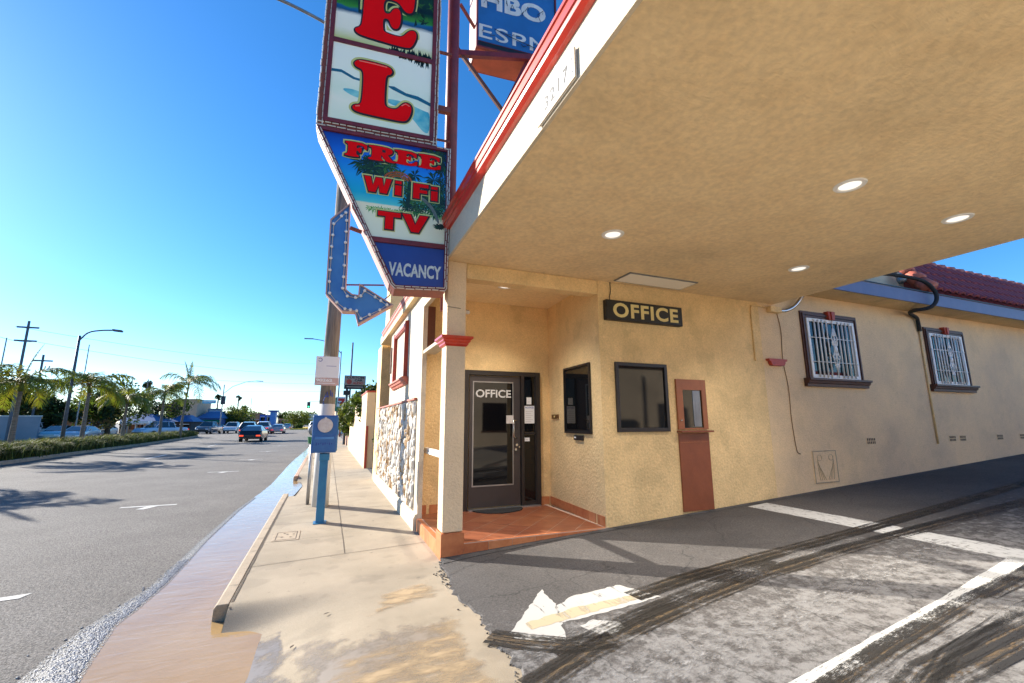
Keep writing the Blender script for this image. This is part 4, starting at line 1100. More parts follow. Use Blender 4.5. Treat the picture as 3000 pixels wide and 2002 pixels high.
o = MB().tube(spl([(7.25, D-.008, 3.42), (7.30, D-.010, 3.1), (7.27, D-.008, 2.6), (7.33, D-.010, 2.1), (7.32, D-.008, 1.6), (7.36, D-.010, 1.08), (7.44, D-.01, 1.0)]), .006, n=6).build('wire', 'brass')
tag(o, 'thin black wire hanging down the beige wall from the junction box', 'wire')
o = MB().tube([(11.56, D-.02, 3.42), (11.56, D-.02, 1.08)], .018, n=8).build('conduit', 'stucco', smooth=True)
tag(o, 'straight tan conduit running down the beige wall left of the second barred window', 'conduit')
o = MB().tube(spl([(9.4, 4.95, 4.35), (10.2, 4.85, 4.36), (10.8, 4.74, 4.28), (11.05, 4.70, 4.10), (11.06, 4.70, 3.90), (10.95, 4.78, 3.76), (10.85, 5.0, 3.74), (11.15, 5.2, 3.76), (11.45, D-.06, 3.70), (11.50, D-.05, 3.62), (11.54, D-.04, 3.42)]), .036, n=10).build('drain_hose', 'rubber', smooth=True)
tag(o, 'thick black corrugated hose snaking over the eave to the conduit by the second barred window', 'hose')
t = thing('roof_floodlight', 'small grey floodlight on the beige parapet beside the start of the red roof tiles', 'light', (10.75, 5.1, 4.5))
mb = MB(); mb.ball((10.75, 5.1, 4.50), .07); mb.tube([(10.75, 5.1, 4.44), (10.75, 5.05, 4.36)], .06, n=10, r1=.08); mb.build('lamp', 'grey_metal', t, smooth=True)
MB().tube([(10.75, 5.1, 4.55), (10.68, 5.25, 4.70)], .04, n=8).build('bracket', 'black', t)
# opposite wing behind the camera (seen only as reflections and bounce light)
OW = thing('motel_wing', 'plain beige motel wing on the far side of the driveway behind the viewer', 'building', (8, -7, 0))
MB().box(1.4, 30, -7.6, -7.3, -.2, 4.2).build('wall', 'stucco_opp', OW)
MB().box(1.2, 30, -7.9, -7.1, 4.2, 4.5).build('roof', 'roof_red', OW)
for x in (3.4, 7.2, 11.5):
    g_ = MB().box(x, x+1.3, -7.298, -7.28, 1.1, 2.5).build('window', 'glass_dark', OW)
    MB().box(x-.07, x+1.37, -7.299, -7.27, 1.02, 1.1).build('sill', 'brown_win', g_)
for x in (5.4, 9.4):
    MB().box(x, x+.95, -7.298, -7.27, .2, 2.3).build('door', 'brown_door', OW)

# ================================================================ PYLON SIGN
PS = thing('pylon_sign', 'tall maroon motel sign with red letters over beach pictures, VACANCY panel and a blue arrow', 'sign', (1.22, 5.18, 0), R(-4.5), local=True)
DEP = .31
MB().tube([(.12, .451, 3.0), (.12, .451, 11.5)], .088, n=20).build('pole', 'maroon', PS, smooth=True)
mb = MB()
for z, w in ((6.62, .02), (5.72, .05), (5.27, .015), (3.3, .03)): MB().box(-.13, .06, .16, .16+w*1.4, z, z+w*1.6).build('bracket', 'maroon_rust', PS)
uc = MB().box(-1.575, -.135, 0, DEP, 5.062, 9.2).build('upper_cabinet', 'maroon_rust', PS)
mb = MB()
def frame(mb, x0, x1, z0, z1, w, y0, y1):
    mb.box(x0, x0+w, y0, y1, z0, z1); mb.box(x1-w, x1, y0, y1, z0, z1); mb.box(x0+w, x1-w, y0+.001, y1, z0, z0+w); mb.box(x0+w, x1-w, y0+.001, y1, z1-w, z1)
frame(mb, -1.505, -.185, 5.125, 9.15, .05, -.03, -.001); mb.box(-1.455, -.235, -.028, -.001, 6.245, 6.305); mb.box(-1.455, -.235, -.028, -.001, 7.42, 7.48)
mb.build('frame', 'maroon', uc)
mb = MB()
def neon(mb, p, q, y=-.012, r=.008, seg=.085, gap=.014):
    p = Vector(p); q = Vector(q); L = (q-p).length; d = (q-p)/L; a = 0
    while a < L:
        b = min(L, a+seg*random.uniform(.7, 1.2)); j = random.uniform(-.004, .004)
        u, v = p+d*a, p+d*b; n_ = Vector((-d.y, d.x))*j
        mb.tube([(u.x+n_.x, y, u.y+n_.y), (v.x+n_.x, y, v.y+n_.y)], r, n=5); a = b+gap
for x in (-1.572, -1.512, -.178, -.140): neon(mb, (x, 5.08), (x, 9.15))
for z in (5.07, 5.115): neon(mb, (-1.57, z), (-.14, z))
mb.build('neon_tube', 'neon', uc)
# printed pictures ---------------------------------------------------------
def picture(name, stops, scale=2.0, amt=.25, axis=1, stretch=(1, 1, 1)):
    """printed landscape : colour bands by height, wobbled by noise"""
    m = bpy.data.materials.new(name); m.use_nodes = True; n = m.node_tree.nodes; L = m.node_tree.links; b = n['Principled BSDF']
    b.inputs['Roughness'].default_value = .35
    tc = n.new('ShaderNodeTexCoord'); sx = n.new('ShaderNodeSeparateXYZ'); L.new(tc.outputs['UV'], sx.inputs[0])
    mp = n.new('ShaderNodeMapping'); mp.inputs['Scale'].default_value = stretch; L.new(tc.outputs['UV'], mp.inputs[0])
    t = n.new('ShaderNodeTexNoise'); t.inputs['Scale'].default_value = scale; t.inputs['Detail'].default_value = 7; t.inputs['Roughness'].default_value = .6; L.new(mp.outputs[0], t.inputs[0])
    a = n.new('ShaderNodeMath'); a.operation = 'MULTIPLY_ADD'; L.new(t.outputs[0], a.inputs[0]); a.inputs[1].default_value = amt; L.new(sx.outputs[1], a.inputs[2])
    s_ = n.new('ShaderNodeMath'); s_.operation = 'SUBTRACT'; L.new(a.outputs[0], s_.inputs[0]); s_.inputs[1].default_value = amt/2
    cr = n.new('ShaderNodeValToRGB'); e = cr.color_ramp.elements
    while len(e) > 1: e.remove(e[-1])
    e[0].position = stops[0][0]; e[0].color = (*srgb(*stops[0][1]), 1)
    for p, c in stops[1:]: k = e.new(p); k.color = (*srgb(*c), 1)
    L.new(s_.outputs[0], cr.inputs[0]); L.new(cr.outputs[0], b.inputs['Base Color']); MATS[name] = m
def uvplate(name, poly, y, mname, parent, bbox):
    v, f = fill2d(poly); me = bpy.data.meshes.new(name); me.from_pydata([(p[0], y, p[1]) for p in v], [], f); me.materials.append(MATS[mname])
    ul = me.uv_layers.new(name='UVMap'); x0, x1, z0, z1 = bbox
    for pl in me.polygons:
        for li in pl.loop_indices:
            c = me.vertices[me.loops[li].vertex_index].co; ul.data[li].uv = ((c.x-x0)/(x1-x0), (c.z-z0)/(z1-z0))
    o = bpy.data.objects.new(name, me); COL.objects.link(o); o.parent = parent; return o
picture('pic_e', [(0, (205, 205, 120)), (.16, (250, 242, 214)), (.34, (255, 246, 222)), (.40, (25, 80, 110)), (.44, (30, 90, 140)), (.47, (60, 140, 30)), (.56, (25, 80, 15)), (.62, (8, 22, 10)), (.8, (20, 55, 20)), (1, (10, 25, 12))], 2.6, .16, stretch=(1, 2.5, 1))
picture('pic_l', [(0, (240, 246, 214)), (.25, (252, 248, 220)), (.42, (236, 244, 214)), (.60, (250, 250, 224)), (1, (255, 250, 228))], 2.0, .5)
picture('pic_low', [(0, (240, 248, 216)), (.20, (250, 246, 205)), (.335, (250, 238, 196)), (.345, (90, 205, 200)), (.43, (20, 175, 205)), (.60, (30, 160, 225)), (.8, (20, 110, 215)), (1, (8, 55, 150))], 2.2, .05, stretch=(.6, 2, 1))
mat('leaf_print', srgb(12, 40, 18), .4, vcol=srgb(40, 95, 25), vscale=14, lo=.5, hi=.75)
mat('leaf_print2', srgb(70, 120, 30), .4, vcol=srgb(25, 60, 20), vscale=18)
mat('sea_print', srgb(70, 175, 190), .4, vcol=srgb(150, 215, 205), vscale=5); mat('reef_print', srgb(30, 110, 135), .4, var=.3, vscale=12)
mat('bark_print', srgb(120, 125, 110), .4, var=.5, vscale=12); mat('night_print', srgb(6, 12, 12), .4, vcol=srgb(25, 50, 30), vscale=18); mat('vac_dark', srgb(20, 35, 60), .5)
mat('wifi_print', srgb(190, 90, 25), .4, vcol=srgb(150, 60, 20), vscale=8)
mp_ = MB().box(-1.454, -.236, -.012, -.0015, 5.176, 6.244).build('picture_panel', 'pic_l', uc)
uvplate('picture_panel', [(-1.454, 5.176), (-.236, 5.176), (-.236, 6.244), (-1.454, 6.244)], -.0135, 'pic_l', uc, (-1.45, -.23, 5.18, 6.25))
uvplate('picture_panel', [(-1.454, 6.306), (-.236, 6.306), (-.236, 7.419), (-1.454, 7.419)], -.0135, 'pic_e', uc, (-1.45, -.23, 6.3, 7.42))
uvplate('picture_panel', [(-1.454, 7.481), (-.236, 7.481), (-.236, 9.09), (-1.454, 9.09)], -.0135, 'pic_low', uc, (-1.45, -.23, 7.48, 9.1))
# picture details
def blotch(cx, cz, rx, rz, n=40, k=.5, ph=0):
    pts = []
    for i in range(n):
        t = 2*pi*i/n; r = 1-k*random.random()*(1 if i % 2 else .25); pts.append((cx+rx*r*cos(t+ph), cz+rz*r*sin(t+ph)))
    return pts
def clampx(pts, x0, x1, z0, z1): return [(max(x0, min(x1, a)), max(z0, min(z1, b))) for a, b in pts]
mb = MB()
plate(mb, fill2d([(-1.453, 5.86), (-1.34, 5.87), (-1.18, 5.80), (-1.05, 5.79), (-1.10, 5.76), (-1.2, 5.77), (-1.34, 5.83), (-1.453, 5.82)]), -.0145, m=1)
plate(mb, fill2d([(-.80, 5.78), (-.70, 5.79), (-.55, 5.73), (-.40, 5.72), (-.237, 5.66), (-.237, 5.61), (-.40, 5.665), (-.55, 5.685), (-.72, 5.74)]), -.0145, m=1)
plate(mb, fill2d(chaikin([(-.80, 5.60), (-.55, 5.60), (-.30, 5.52), (-.237, 5.52), (-.237, 5.21), (-.32, 5.22), (-.45, 5.38), (-.60, 5.50), (-.78, 5.54)], 2)), -.014, m=0)
plate(mb, fill2d(chaikin([(-1.35, 5.62), (-1.1, 5.63), (-1.05, 5.52), (-1.2, 5.53)], 2)), -.014, m=0)
mb.build('picture_detail', ['sea_print', 'reef_print'], uc)
mb = MB()
for i in range(46):   # hanging fronds along the panel tops
    x = -.237-.42*random.random()**.8; z = 6.243; l = random.uniform(.03, .13)*(1-(-.237-x)/.55)
    plate(mb, ([(x-.012, z), (x+.012, z), (x+random.uniform(-.03, .03), z-l)], [(0, 1, 2)]), -.0146)
    x = -.237-.55*random.random(); plate(mb, ([(x-.02, 6.306), (x+.02, 6.306), (x+random.uniform(-.02, .02), 6.306+random.uniform(.03, .12))], [(0, 1, 2)]), -.0146)
for i in range(60):
    cx, cz = -.56+.32*random.random(), 6.86+.54*random.random(); a = random.random()*6; l = random.uniform(.05, .14)
    plate(mb, ([(cx, cz), (min(-.237, cx+l*cos(a)), min(7.41, cz+l*sin(a))), (min(-.237, cx+l*.8*cos(a+.35)), min(7.41, cz+l*.8*sin(a+.35)))], [(0, 1, 2)]), -.0147, m=random.choice((0, 1)))
plate(mb, fill2d([(-1.20, 7.3), (-1.16, 7.3), (-1.17, 7.0), (-1.16, 6.75), (-1.19, 6.75), (-1.21, 7.0)]), -.0146, m=0)
mb.build('picture_foliage', ['night_print', 'leaf_print2'], uc)
# letters
def glyph(root, pts, y, halo=.044, edge=.023, nm='letter', ch=2):
    base = chaikin(pts, ch)
    h = MB(); plate(h, fill2d(inflate(base, halo)), y); ho = h.build(nm, 'letter_halo', root)
    e = MB(); sh = [(a+.004, b-.006) for a, b in inflate(base, edge)]; plate(e, fill2d(sh), y-.002); e.build('outline', 'letter_edge', ho)
    r = MB(); plate(r, fill2d(base), y-.004); r.build('face', 'letter_red', ho)
    return ho
Lg = [(-1.20, 6.01), (-1.14, 6.065), (-.95, 6.065), (-.78, 6.055), (-.73, 6.0), (-.75, 5.945), (-.805, 5.925), (-.815, 5.80), (-.815, 5.56), (-.80, 5.475), (-.73, 5.455), (-.65, 5.47), (-.60, 5.545), (-.55, 5.59), (-.49, 5.57), (-.473, 5.50), (-.49, 5.41), (-.53, 5.33), (-.60, 5.31), (-.90, 5.315), (-1.13, 5.325), (-1.19, 5.365), (-1.17, 5.415), (-1.10, 5.43), (-1.075, 5.50), (-1.075, 5.86), (-1.10, 5.935), (-1.18, 5.955)]
glyph(uc, Lg, -.016)
Eg = [(-1.20, 7.26), (-1.15, 7.315), (-.9, 7.32), (-.56, 7.32), (-.50, 7.27), (-.485, 7.17), (-.50, 7.0), (-.525, 6.94), (-.58, 6.925), (-.63, 6.96), (-.68, 7.04), (-.75, 7.07), (-.885, 7.06), (-.885, 6.84), (-.80, 6.84), (-.765, 6.93), (-.71, 6.965), (-.67, 6.93), (-.655, 6.79), (-.68, 6.66), (-.74, 6.63), (-.785, 6.68), (-.81, 6.76), (-.885, 6.76), (-.88, 6.59), (-.85, 6.545), (-.70, 6.53), (-.62, 6.55), (-.55, 6.655), (-.49, 6.685), (-.452, 6.65), (-.452, 6.56), (-.50, 6.43), (-.56, 6.39), (-.85, 6.40), (-1.15, 6.42), (-1.215, 6.46), (-1.21, 6.51), (-1.16, 6.535), (-1.13, 6.62), (-1.13, 7.1), (-1.16, 7.19), (-1.20, 7.21)]
glyph(uc, Eg, -.016)
Tg = [(-1.2, 8.6), (-1.2, 8.9), (-.48, 8.9), (-.48, 8.6), (-.56, 8.58), (-.62, 8.72), (-.74, 8.76), (-.74, 7.95), (-.70, 7.85), (-.60, 7.83), (-.60, 7.74), (-1.08, 7.74), (-1.08, 7.83), (-.98, 7.85), (-.94, 7.95), (-.94, 8.76), (-1.06, 8.72), (-1.12, 8.58)]
glyph(uc, Tg, -.016)
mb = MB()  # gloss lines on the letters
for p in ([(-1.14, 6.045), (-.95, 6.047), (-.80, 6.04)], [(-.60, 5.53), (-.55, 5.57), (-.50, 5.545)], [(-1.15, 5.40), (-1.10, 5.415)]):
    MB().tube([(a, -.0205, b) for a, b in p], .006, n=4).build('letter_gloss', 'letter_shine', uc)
# lower cabinet ------------------------------------------------------------
outl = [(-1.575, 5.046), (.040, 5.046), (.040, 3.165), (.015, 3.125), (-.585, 3.105), (-.645, 3.165)]
lc = MB().prism(outl, 'y', 0, DEP).build('lower_cabinet', 'maroon_rust', PS)
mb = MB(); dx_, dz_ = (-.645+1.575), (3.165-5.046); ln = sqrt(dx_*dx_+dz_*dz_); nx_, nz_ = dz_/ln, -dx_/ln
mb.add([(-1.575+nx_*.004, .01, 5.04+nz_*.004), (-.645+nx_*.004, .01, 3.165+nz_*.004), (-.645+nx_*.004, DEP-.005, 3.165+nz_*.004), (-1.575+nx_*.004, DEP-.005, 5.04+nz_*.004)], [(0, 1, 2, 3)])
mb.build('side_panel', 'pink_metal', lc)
def inset(p, d): return inflate(p, -d)
def ringplate(mb, outer, inner, y0, y1):
    n = len(outer)
    vs = [(a, y1, b) for a, b in outer]+[(a, y0, b) for a, b in outer]+[(a, y0, b) for a, b in inner]+[(a, y1, b) for a, b in inner]
    fs = []
    for i in range(n):
        j = (i+1) % n
        fs += [(i, j, n+j, n+i), (n+i, n+j, 2*n+j, 2*n+i), (2*n+i, 2*n+j, 3*n+j, 3*n+i)]
    mb.add(vs, fs)
mb = MB(); ringplate(mb, outl, inset(outl, .045), -.03, -.001); mb.box(-.90, .0, -.028, -.001, 3.665, 3.725); mb.build('frame', 'maroon', lc)
mb = MB()
for d_ in (.004, .03):
    p = inset(outl, d_)
    for i in range(len(p)):
        if i == 0 : continue
        neon(mb, p[i], p[(i+1) % len(p)], y=-.034, r=.0065)
neon(mb, (-.13, 5.03), (.03, 5.03), y=-.034, r=.0065); mb.build('neon_tube', 'neon', lc)
def zx(z): return -1.575+(5.046-z)/(5.046-3.165)*(1.575-.645)
pl = [(zx(5.0)+.055, 5.0), (-.006, 5.0), (-.006, 3.726), (zx(3.726)+.055, 3.726)]
uvplate('picture_panel', pl, -.004, 'pic_low', lc, (-1.5, 0, 3.72, 5.0))
mb = MB(); ZX0, ZX1 = -1.1, -.008
def frond_blob(cx, cz, r, n=14, m=0, sp=.16, up=.3):
    for i in range(n):
        a = 2*pi*i/n+random.uniform(-.2, .2); l = r*random.uniform(.7, 1.1)
        p = [(cx, cz), (cx+l*.55*cos(a-sp), cz+l*.55*sin(a-sp)+up*l*.2), (cx+l*cos(a), cz+l*sin(a)-l*.18), (cx+l*.5*cos(a+sp), cz+l*.5*sin(a+sp)+up*l*.1)]
        plate(mb, ([(min(ZX1, x), min(4.998, z)) for x, z in p], [(0, 1, 2, 3)]), -.0055-.0001*random.random(), m=m)
for q in range(5): frond_blob(-1.02+.11*q, 4.66-.03*q, .17, 16, 0 if q < 3 else 1)
frond_blob(-.40, 4.60, .13, 14); frond_blob(-.16, 4.58, .16, 14); frond_blob(-.10, 4.86, .22, 16); frond_blob(-.06, 4.72, .15, 14)
for q in range(70): frond_blob(-.54+.52*random.random(), 4.11+.40*random.random()**1.3, .10, 10, random.choice((0, 0, 0, 1)))
for q in range(16): frond_blob(-.26+.24*random.random(), 4.72+.26*random.random(), .12, 12, 0)
for q in range(12): frond_blob(-1.04+.34*random.random(), 4.56+.14*random.random(), .12, 12, random.choice((0, 0, 1)))
for q in range(10): frond_blob(-.10+.09*random.random(), 4.1+.5*random.random(), .10, 10, 0)
for q in range(26): frond_blob(-.92+.9*q/26, 4.075+.02*random.random(), .055, 8, 2)
plate(mb, fill2d([(-.47, 4.6), (-.42, 4.6), (-.44, 4.3), (-.46, 4.12), (-.50, 4.12), (-.49, 4.3)]), -.0057, m=0)
plate(mb, fill2d(chaikin([(-.32, 4.30), (-.29, 4.33), (-.18, 4.24), (-.11, 4.13), (-.07, 4.0), (-.10, 4.0), (-.15, 4.12), (-.22, 4.22)], 1)), -.0059, m=3)
plate(mb, fill2d(clampx(blotch(-.07, 3.96, .10, .045), -.3, ZX1, 3.8, 4.1)), -.0058, m=0)
mb.build('picture_foliage', ['leaf_print', 'leaf_print2', 'leaf_hill' if 'leaf_hill' in MATS else 'leaf_print2', 'bark_print'], lc)
pl = [(zx(3.665)+.055, 3.664), (-.006, 3.664), (-.006, 3.172), (.0-.02, 3.158), (-.575, 3.148), (zx(3.18)+.055, 3.20)]
uvplate('blue_panel', pl, -.004, 'sign_blue', lc, (-1, 0, 3.1, 3.7))
mb = MB(); plate(mb, text2d('VACANCY', .006, -.655, -.045, 3.275, 3.430, space=1.02), -.0075); mb.build('vacancy_lettering', 'vac_white', lc)
# FREE in fat slab capitals
def slab(ch, x0, x1, z0, z1):
    w, h = x1-x0, z1-z0
    G = {'F': [(0, 1), (.95, 1), (.97, .60), (.88, .58), (.80, .80), (.50, .84), (.50, .60), (.58, .60), (.64, .72), (.72, .72), (.72, .32), (.64, .32), (.58, .44), (.50, .44), (.50, .16), (.62, .13), (.62, 0), (0, 0), (0, .13), (.13, .16), (.13, .84), (0, .87)],
         'E': [(0, 1), (.93, 1), (.95, .62), (.86, .60), (.78, .80), (.50, .84), (.50, .60), (.58, .60), (.64, .70), (.71, .70), (.71, .34), (.64, .34), (.58, .44), (.50, .44), (.50, .17), (.80, .19), (.90, .38), (1, .36), (.97, 0), (0, 0), (0, .13), (.13, .16), (.13, .84), (0, .87)],
         'R': [(0, 1), (.62, 1), (.86, .92), (.90, .72), (.82, .54), (.70, .48), (.86, .20), (.90, .13), (1, .12), (1, 0), (.70, 0), (.55, .20), (.50, .40), (.47, .40), (.47, .15), (.55, .13), (.55, 0), (0, 0), (0, .13), (.13, .16), (.13, .84), (0, .87)]}[ch]
    return [(x0+a*w, z0+b*h) for a, b in G]
for ch, x0, x1 in (('F', -1.235, -.975), ('R', -.965, -.645), ('E', -.65, -.37), ('E', -.36, -.078)):
    g_ = glyph(lc, slab(ch, x0, x1, 4.72, 4.915), -.008, .028, .015, ch=1)
    if ch == 'R':
        MB().add([(x0+.50*(x1-x0), -.0125, 4.72+.195*.80), (x0+.62*(x1-x0), -.0125, 4.72+.195*.80), (x0+.63*(x1-x0), -.0125, 4.72+.195*.62), (x0+.50*(x1-x0), -.0125, 4.72+.195*.62)], [(0, 1, 2, 3)]).build('counter', 'letter_edge', g_)
def sans(x0, x1, z0, z1, kind):
    w, h = x1-x0, z1-z0
    G = {'W': [[(0, 1), (.22, 1), (.32, .42), (.42, 1), (.64, 1), (.72, .42), (.80, 1), (1, 1), (.84, 0), (.60, 0), (.52, .50), (.42, 0), (.18, 0)]],
         'i': [[(0, .68), (1, .68), (1, 0), (0, 0)], [(0, 1), (1, 1), (1, .80), (0, .80)]],
         'F': [[(0, 1), (1, 1), (1, .78), (.42, .78), (.42, .60), (.92, .60), (.92, .40), (.42, .40), (.42, 0), (0, 0)]],
         'T': [[(0, 1), (1, 1), (1, .74), (.67, .74), (.67, 0), (.33, 0), (.33, .74), (0, .74)]],
         'V': [[(0, 1), (.32, 1), (.50, .42), (.68, 1), (1, 1), (.64, 0), (.36, 0)]]}[kind]
    return [[(x0+a*w, z0+b*h) for a, b in g] for g in G]
for k_, x0, x1, z0, z1 in (('W', -.995, -.675, 4.30, 4.495), ('i', -.63, -.555, 4.30, 4.49), ('F', -.41, -.225, 4.295, 4.495), ('i', -.19, -.108, 4.295, 4.485), ('T', -.815, -.548, 3.845, 4.065), ('V', -.53, -.215, 3.845, 4.07)):
    gs = sans(x0, x1, z0, z1, k_); ho = None
    h = MB()
    for g in gs: plate(h, fill2d(inflate(g, .028)), -.008)
    ho = h.build('letter', 'letter_halo', lc)
    e = MB()
    for g in gs: plate(e, fill2d([(a+.003, b-.004) for a, b in inflate(g, .015)]), -.010)
    e.build('outline', 'letter_edge', ho)
    r = MB()
    for g in gs: plate(r, fill2d(g), -.012)
    r.build('face', 'letter_red', ho)
mb = MB()
for r_ in (.075, .11, .145):
    a_, b_ = [], []
    for i in range(17):
        t = pi*.92*i/16+.1; a_.append((-.60+(r_+.012)*1.1*cos(t), 4.50+(r_+.012)*.75*sin(t))); b_.append((-.60+(r_-.010)*1.1*cos(t), 4.50+(r_-.010)*.75*sin(t)))
    plate(mb, fill2d(a_+b_[::-1]), -.0075)
mb.build('wifi_arcs', 'wifi_print', lc)
# arrow
ar = [(-1.136, 4.121), (-1.343, 3.886), (-1.335, 2.98), (-1.147, 2.788), (-1.011, 2.793), (-.971, 2.646), (-.586, 2.913), (-.982, 3.14), (-.985, 3.0), (-1.049, 3.005), (-1.121, 3.057), (-1.129, 3.82)]
aw = MB().prism(inset(ar, .006), 'y', .03, .13).build('arrow', 'orange_metal', PS)
plate(MB(), fill2d(inset(ar, .012)), .026).build('arrow_face', 'arrow_blue', aw)
mb = MB(); ringplate(mb, ar, inset(ar, .014), 0, .13); mb.build('arrow_rim', 'pink_metal', aw)
mb = MB(); bl = [(-1.177, 3.99), (-1.223, 3.94), (-1.3, 3.833), (-1.302, 3.693), (-1.305, 3.552), (-1.305, 3.411), (-1.305, 3.267), (-1.303, 3.13), (-1.292, 2.995), (-1.211, 2.893), (-1.118, 2.825), (-1.059, 2.817), (-.992, 2.810), (-.94, 2.722), (-.849, 2.775), (-.738, 2.840), (-.66, 2.905), (-.732, 2.950), (-.797, 2.99), (-.916, 3.055), (-.955, 2.989), (-1.011, 2.965), (-1.101, 2.975), (-1.157, 3.063), (-1.156, 3.2), (-1.156, 3.339), (-1.159, 3.477), (-1.16, 3.618), (-1.161, 3.756), (-1.164, 3.893)]
b0 = MB().ball((0, 0, 0), .019, n=8, k=6).build('bulb', 'bulb', aw, smooth=True); b0.location = (bl[0][0], 0, bl[0][1])
for x, z in bl[1:]:
    b1 = b0.copy(); COL.objects.link(b1); b1.parent = aw; b1.location = (x, 0, z)
mb = MB()
for a, b in zip(bl, bl[1:]+bl[:1]): mb.tube([(a[0], .012, a[1]), (b[0], .012, b[1])], .004, n=4)
mb.build('bulb_wire', 'neon', aw)
mb = MB(); mb.tube([(-1.125, .08, 3.13), (-.70, .08, 3.165)], .010); mb.obox((-1.125, .08, 3.84), (-.99, .10, 3.81), .05, .03); mb.tube([(-.70, .08, 2.98), (-.63, .1, 3.05), (-.62, .1, 3.12)], .007)
mb.build('arrow_bracket', 'maroon_rust', aw)

# second sign (cable channels)
CS = thing('channel_sign', 'blue sign reading HBO and ESPN on maroon braces behind the tall motel sign', 'sign', (1.83, 5.95, 0), R(-4.5), local=True)
cb = MB().box(0, 1.42, 0, .52, 7.50, 10.4).build('cabinet', 'maroon', CS)
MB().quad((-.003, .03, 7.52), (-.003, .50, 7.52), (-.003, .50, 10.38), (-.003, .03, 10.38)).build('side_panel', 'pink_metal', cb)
MB().quad((.02, .02, 7.497), (1.40, .02, 7.497), (1.40, .50, 7.497), (.02, .50, 7.497)).build('underside', 'orange_metal', cb)
MB().box(.03, 1.39, -.006, -.001, 7.64, 10.35).build('face', 'cable_blue', cb)
MB().box(.03, 1.39, -.005, -.001, 7.52, 7.625).build('slot', 'black', cb)  # plain black strip laid on the cabinet below the blue face
mb = MB(); frame(mb, 0, 1.42, 7.50, 10.4, .025, -.03, -.0015); mb.build('frame', 'maroon', cb)
mb = MB(); plate(mb, text2d('ESPN', .004, .05, 1.27, 7.70, 7.955, space=1.1), -.010); plate(mb, text2d('HBO', .020, .10, 1.20, 8.30, 8.62), -.010); mb.build('lettering', 'cable_letters', cb)
mb = MB()
for k in range(9):
    x = .12+.13*k; z = 7.72+random.uniform(0, .2)
    mb.tube([(x, -.03, z), (x+random.uniform(-.05, .05), -.05, z-.06), (x+random.uniform(-.1, .1), -.035, z-.02)], .005, n=4)
    z = 8.32+random.uniform(0, .3); mb.tube([(x, -.03, z), (x+random.uniform(-.05, .05), -.05, z+.05), (x+random.uniform(-.1, .1), -.035, z-.04)], .005, n=4)
mb.tube([(.3, -.03, 7.9), (.6, -.05, 7.8), (1.2, -.03, 7.70)], .007, n=4); mb.build('neon_leads', 'black', cb)
mb = MB(); mb.obox((-.40, -.10, 7.18), (1.5, -.06, 7.62), .07, .09); mb.obox((-.3, -.2, 8.0), (0, .1, 7.95), .04, .04); mb.build('beam', 'maroon', CS)
mb = MB(); mb.obox((.93, .0, 7.50), (-.50, .30, 4.0), .12, .12); mb.build('brace', 'maroon', CS)
mb = MB(); mb.obox((-.35, -.12, 7.30), (.50, .0, 6.38), .04, .06); mb.build('brace', 'brown', CS)
mb = MB(); mb.obox((1.0, .3, 7.50), (.95, .3, 4.0), .12, .12); mb.build('post', 'maroon', CS)

# ================================================================ STREET FURNITURE
# blue call box
t = thing('call_box', 'blue metal call box with round silver seal on a square blue post', 'call box', (0.0, 7.94, 0))
mb = MB(); mb.obox((-.005, 7.95, 0), (-.005, 7.95, 1.06), .125, .125, up=(0, 1, 0)); mb.prism([(-.075, 7.94-.085), (.075, 7.94-.085), (.075, 8.035), (-.075, 8.035)], 'z', .95, 1.06)
mb.build('post', 'blue_post', t, bevel=.008)
MB().box(-.10, .09, 7.84, 8.06, 0, .012).build('base_plate', 'blue_post', t)
bx = MB(); prof = [(7.80, 1.075), (8.06, 1.075), (8.06, 1.60), (8.03, 1.655), (7.86, 1.66), (7.83, 1.64), (7.80, 1.36)]
bx.prism(prof, 'x', -.205, .165); bo = bx.build('box', 'blue_meter', t, bevel=.012)
mb = MB(); mb.box(-.185, .145, 7.788, 7.7995, 1.10, 1.335); mb.build('door', 'blue_meter', bo, bevel=.006)
mb = MB(); mb.box(-.16, .12, 7.78, 7.789, 1.285, 1.325); mb.build('lip', 'arrow_blue', bo, bevel=.006)
mb = MB(); c = Vector((-.02, 7.802, 1.50)); ax = Vector((0, -.985, .12)).normalized()
mb.tube([c, c+ax*.02], .112, n=32); mb.tube([c+ax*.02, c+ax*.025], .095, n=32); mb.build('seal', 'seal', bo)
mb = MB(); mb.tube([c+Vector((0, 0, .115)), c+Vector((0, -.02, .115))], .018, n=12); mb.build('keyhole', 'seal', bo)
MB().prism([(7.82, 1.10), (8.04, 1.10), (8.04, 1.59), (7.85, 1.62), (7.82, 1.38)], 'x', .166, .176).build('side_plate', 'blue_post', bo)
mb = MB()
for i in range(8): mb.box(-.14+.032*i, -.125+.032*i, 7.786, 7.7878, 1.19+.012*(i % 3), 1.235-.008*(i % 2))
mb.build('cast_lettering', 'sign_blue', bo)
# timber utility pole with signs and a lamp arm
t = thing('utility_pole', 'big weathered timber utility pole with white painted foot beside the blue call box', 'utility pole', (-.02, 9.5, 0))
mb = MB(); mb.tube([(-.02, 9.5, .85+1.05), (-.0, 9.5, 4), (.01, 9.5, 12)], .146, n=16, r1=.125); mb.build('shaft', 'wood_pole', t, smooth=True)
mb = MB(); mb.tube([(-.02, 9.5, 0), (-.02, 9.5, 1.9)], .149, n=16, r1=.148); mb.build('painted_foot', 'wood_white', t, smooth=True)
mb = MB(); mb.tube(spl([(0, 9.5, 9.9), (-.4, 9.55, 10.35), (-1.58, 9.6, 10.72), (-2.9, 9.65, 10.85)]), .035, n=8); mb.build('lamp_arm', 'grey_metal', t, smooth=True)
MB().ball((-3.2, 9.66, 10.83), .28, sc=(1.3, .6, .3)).build('lamp_head', 'grey_metal', t, smooth=True)
mb = MB(); random.seed(4)
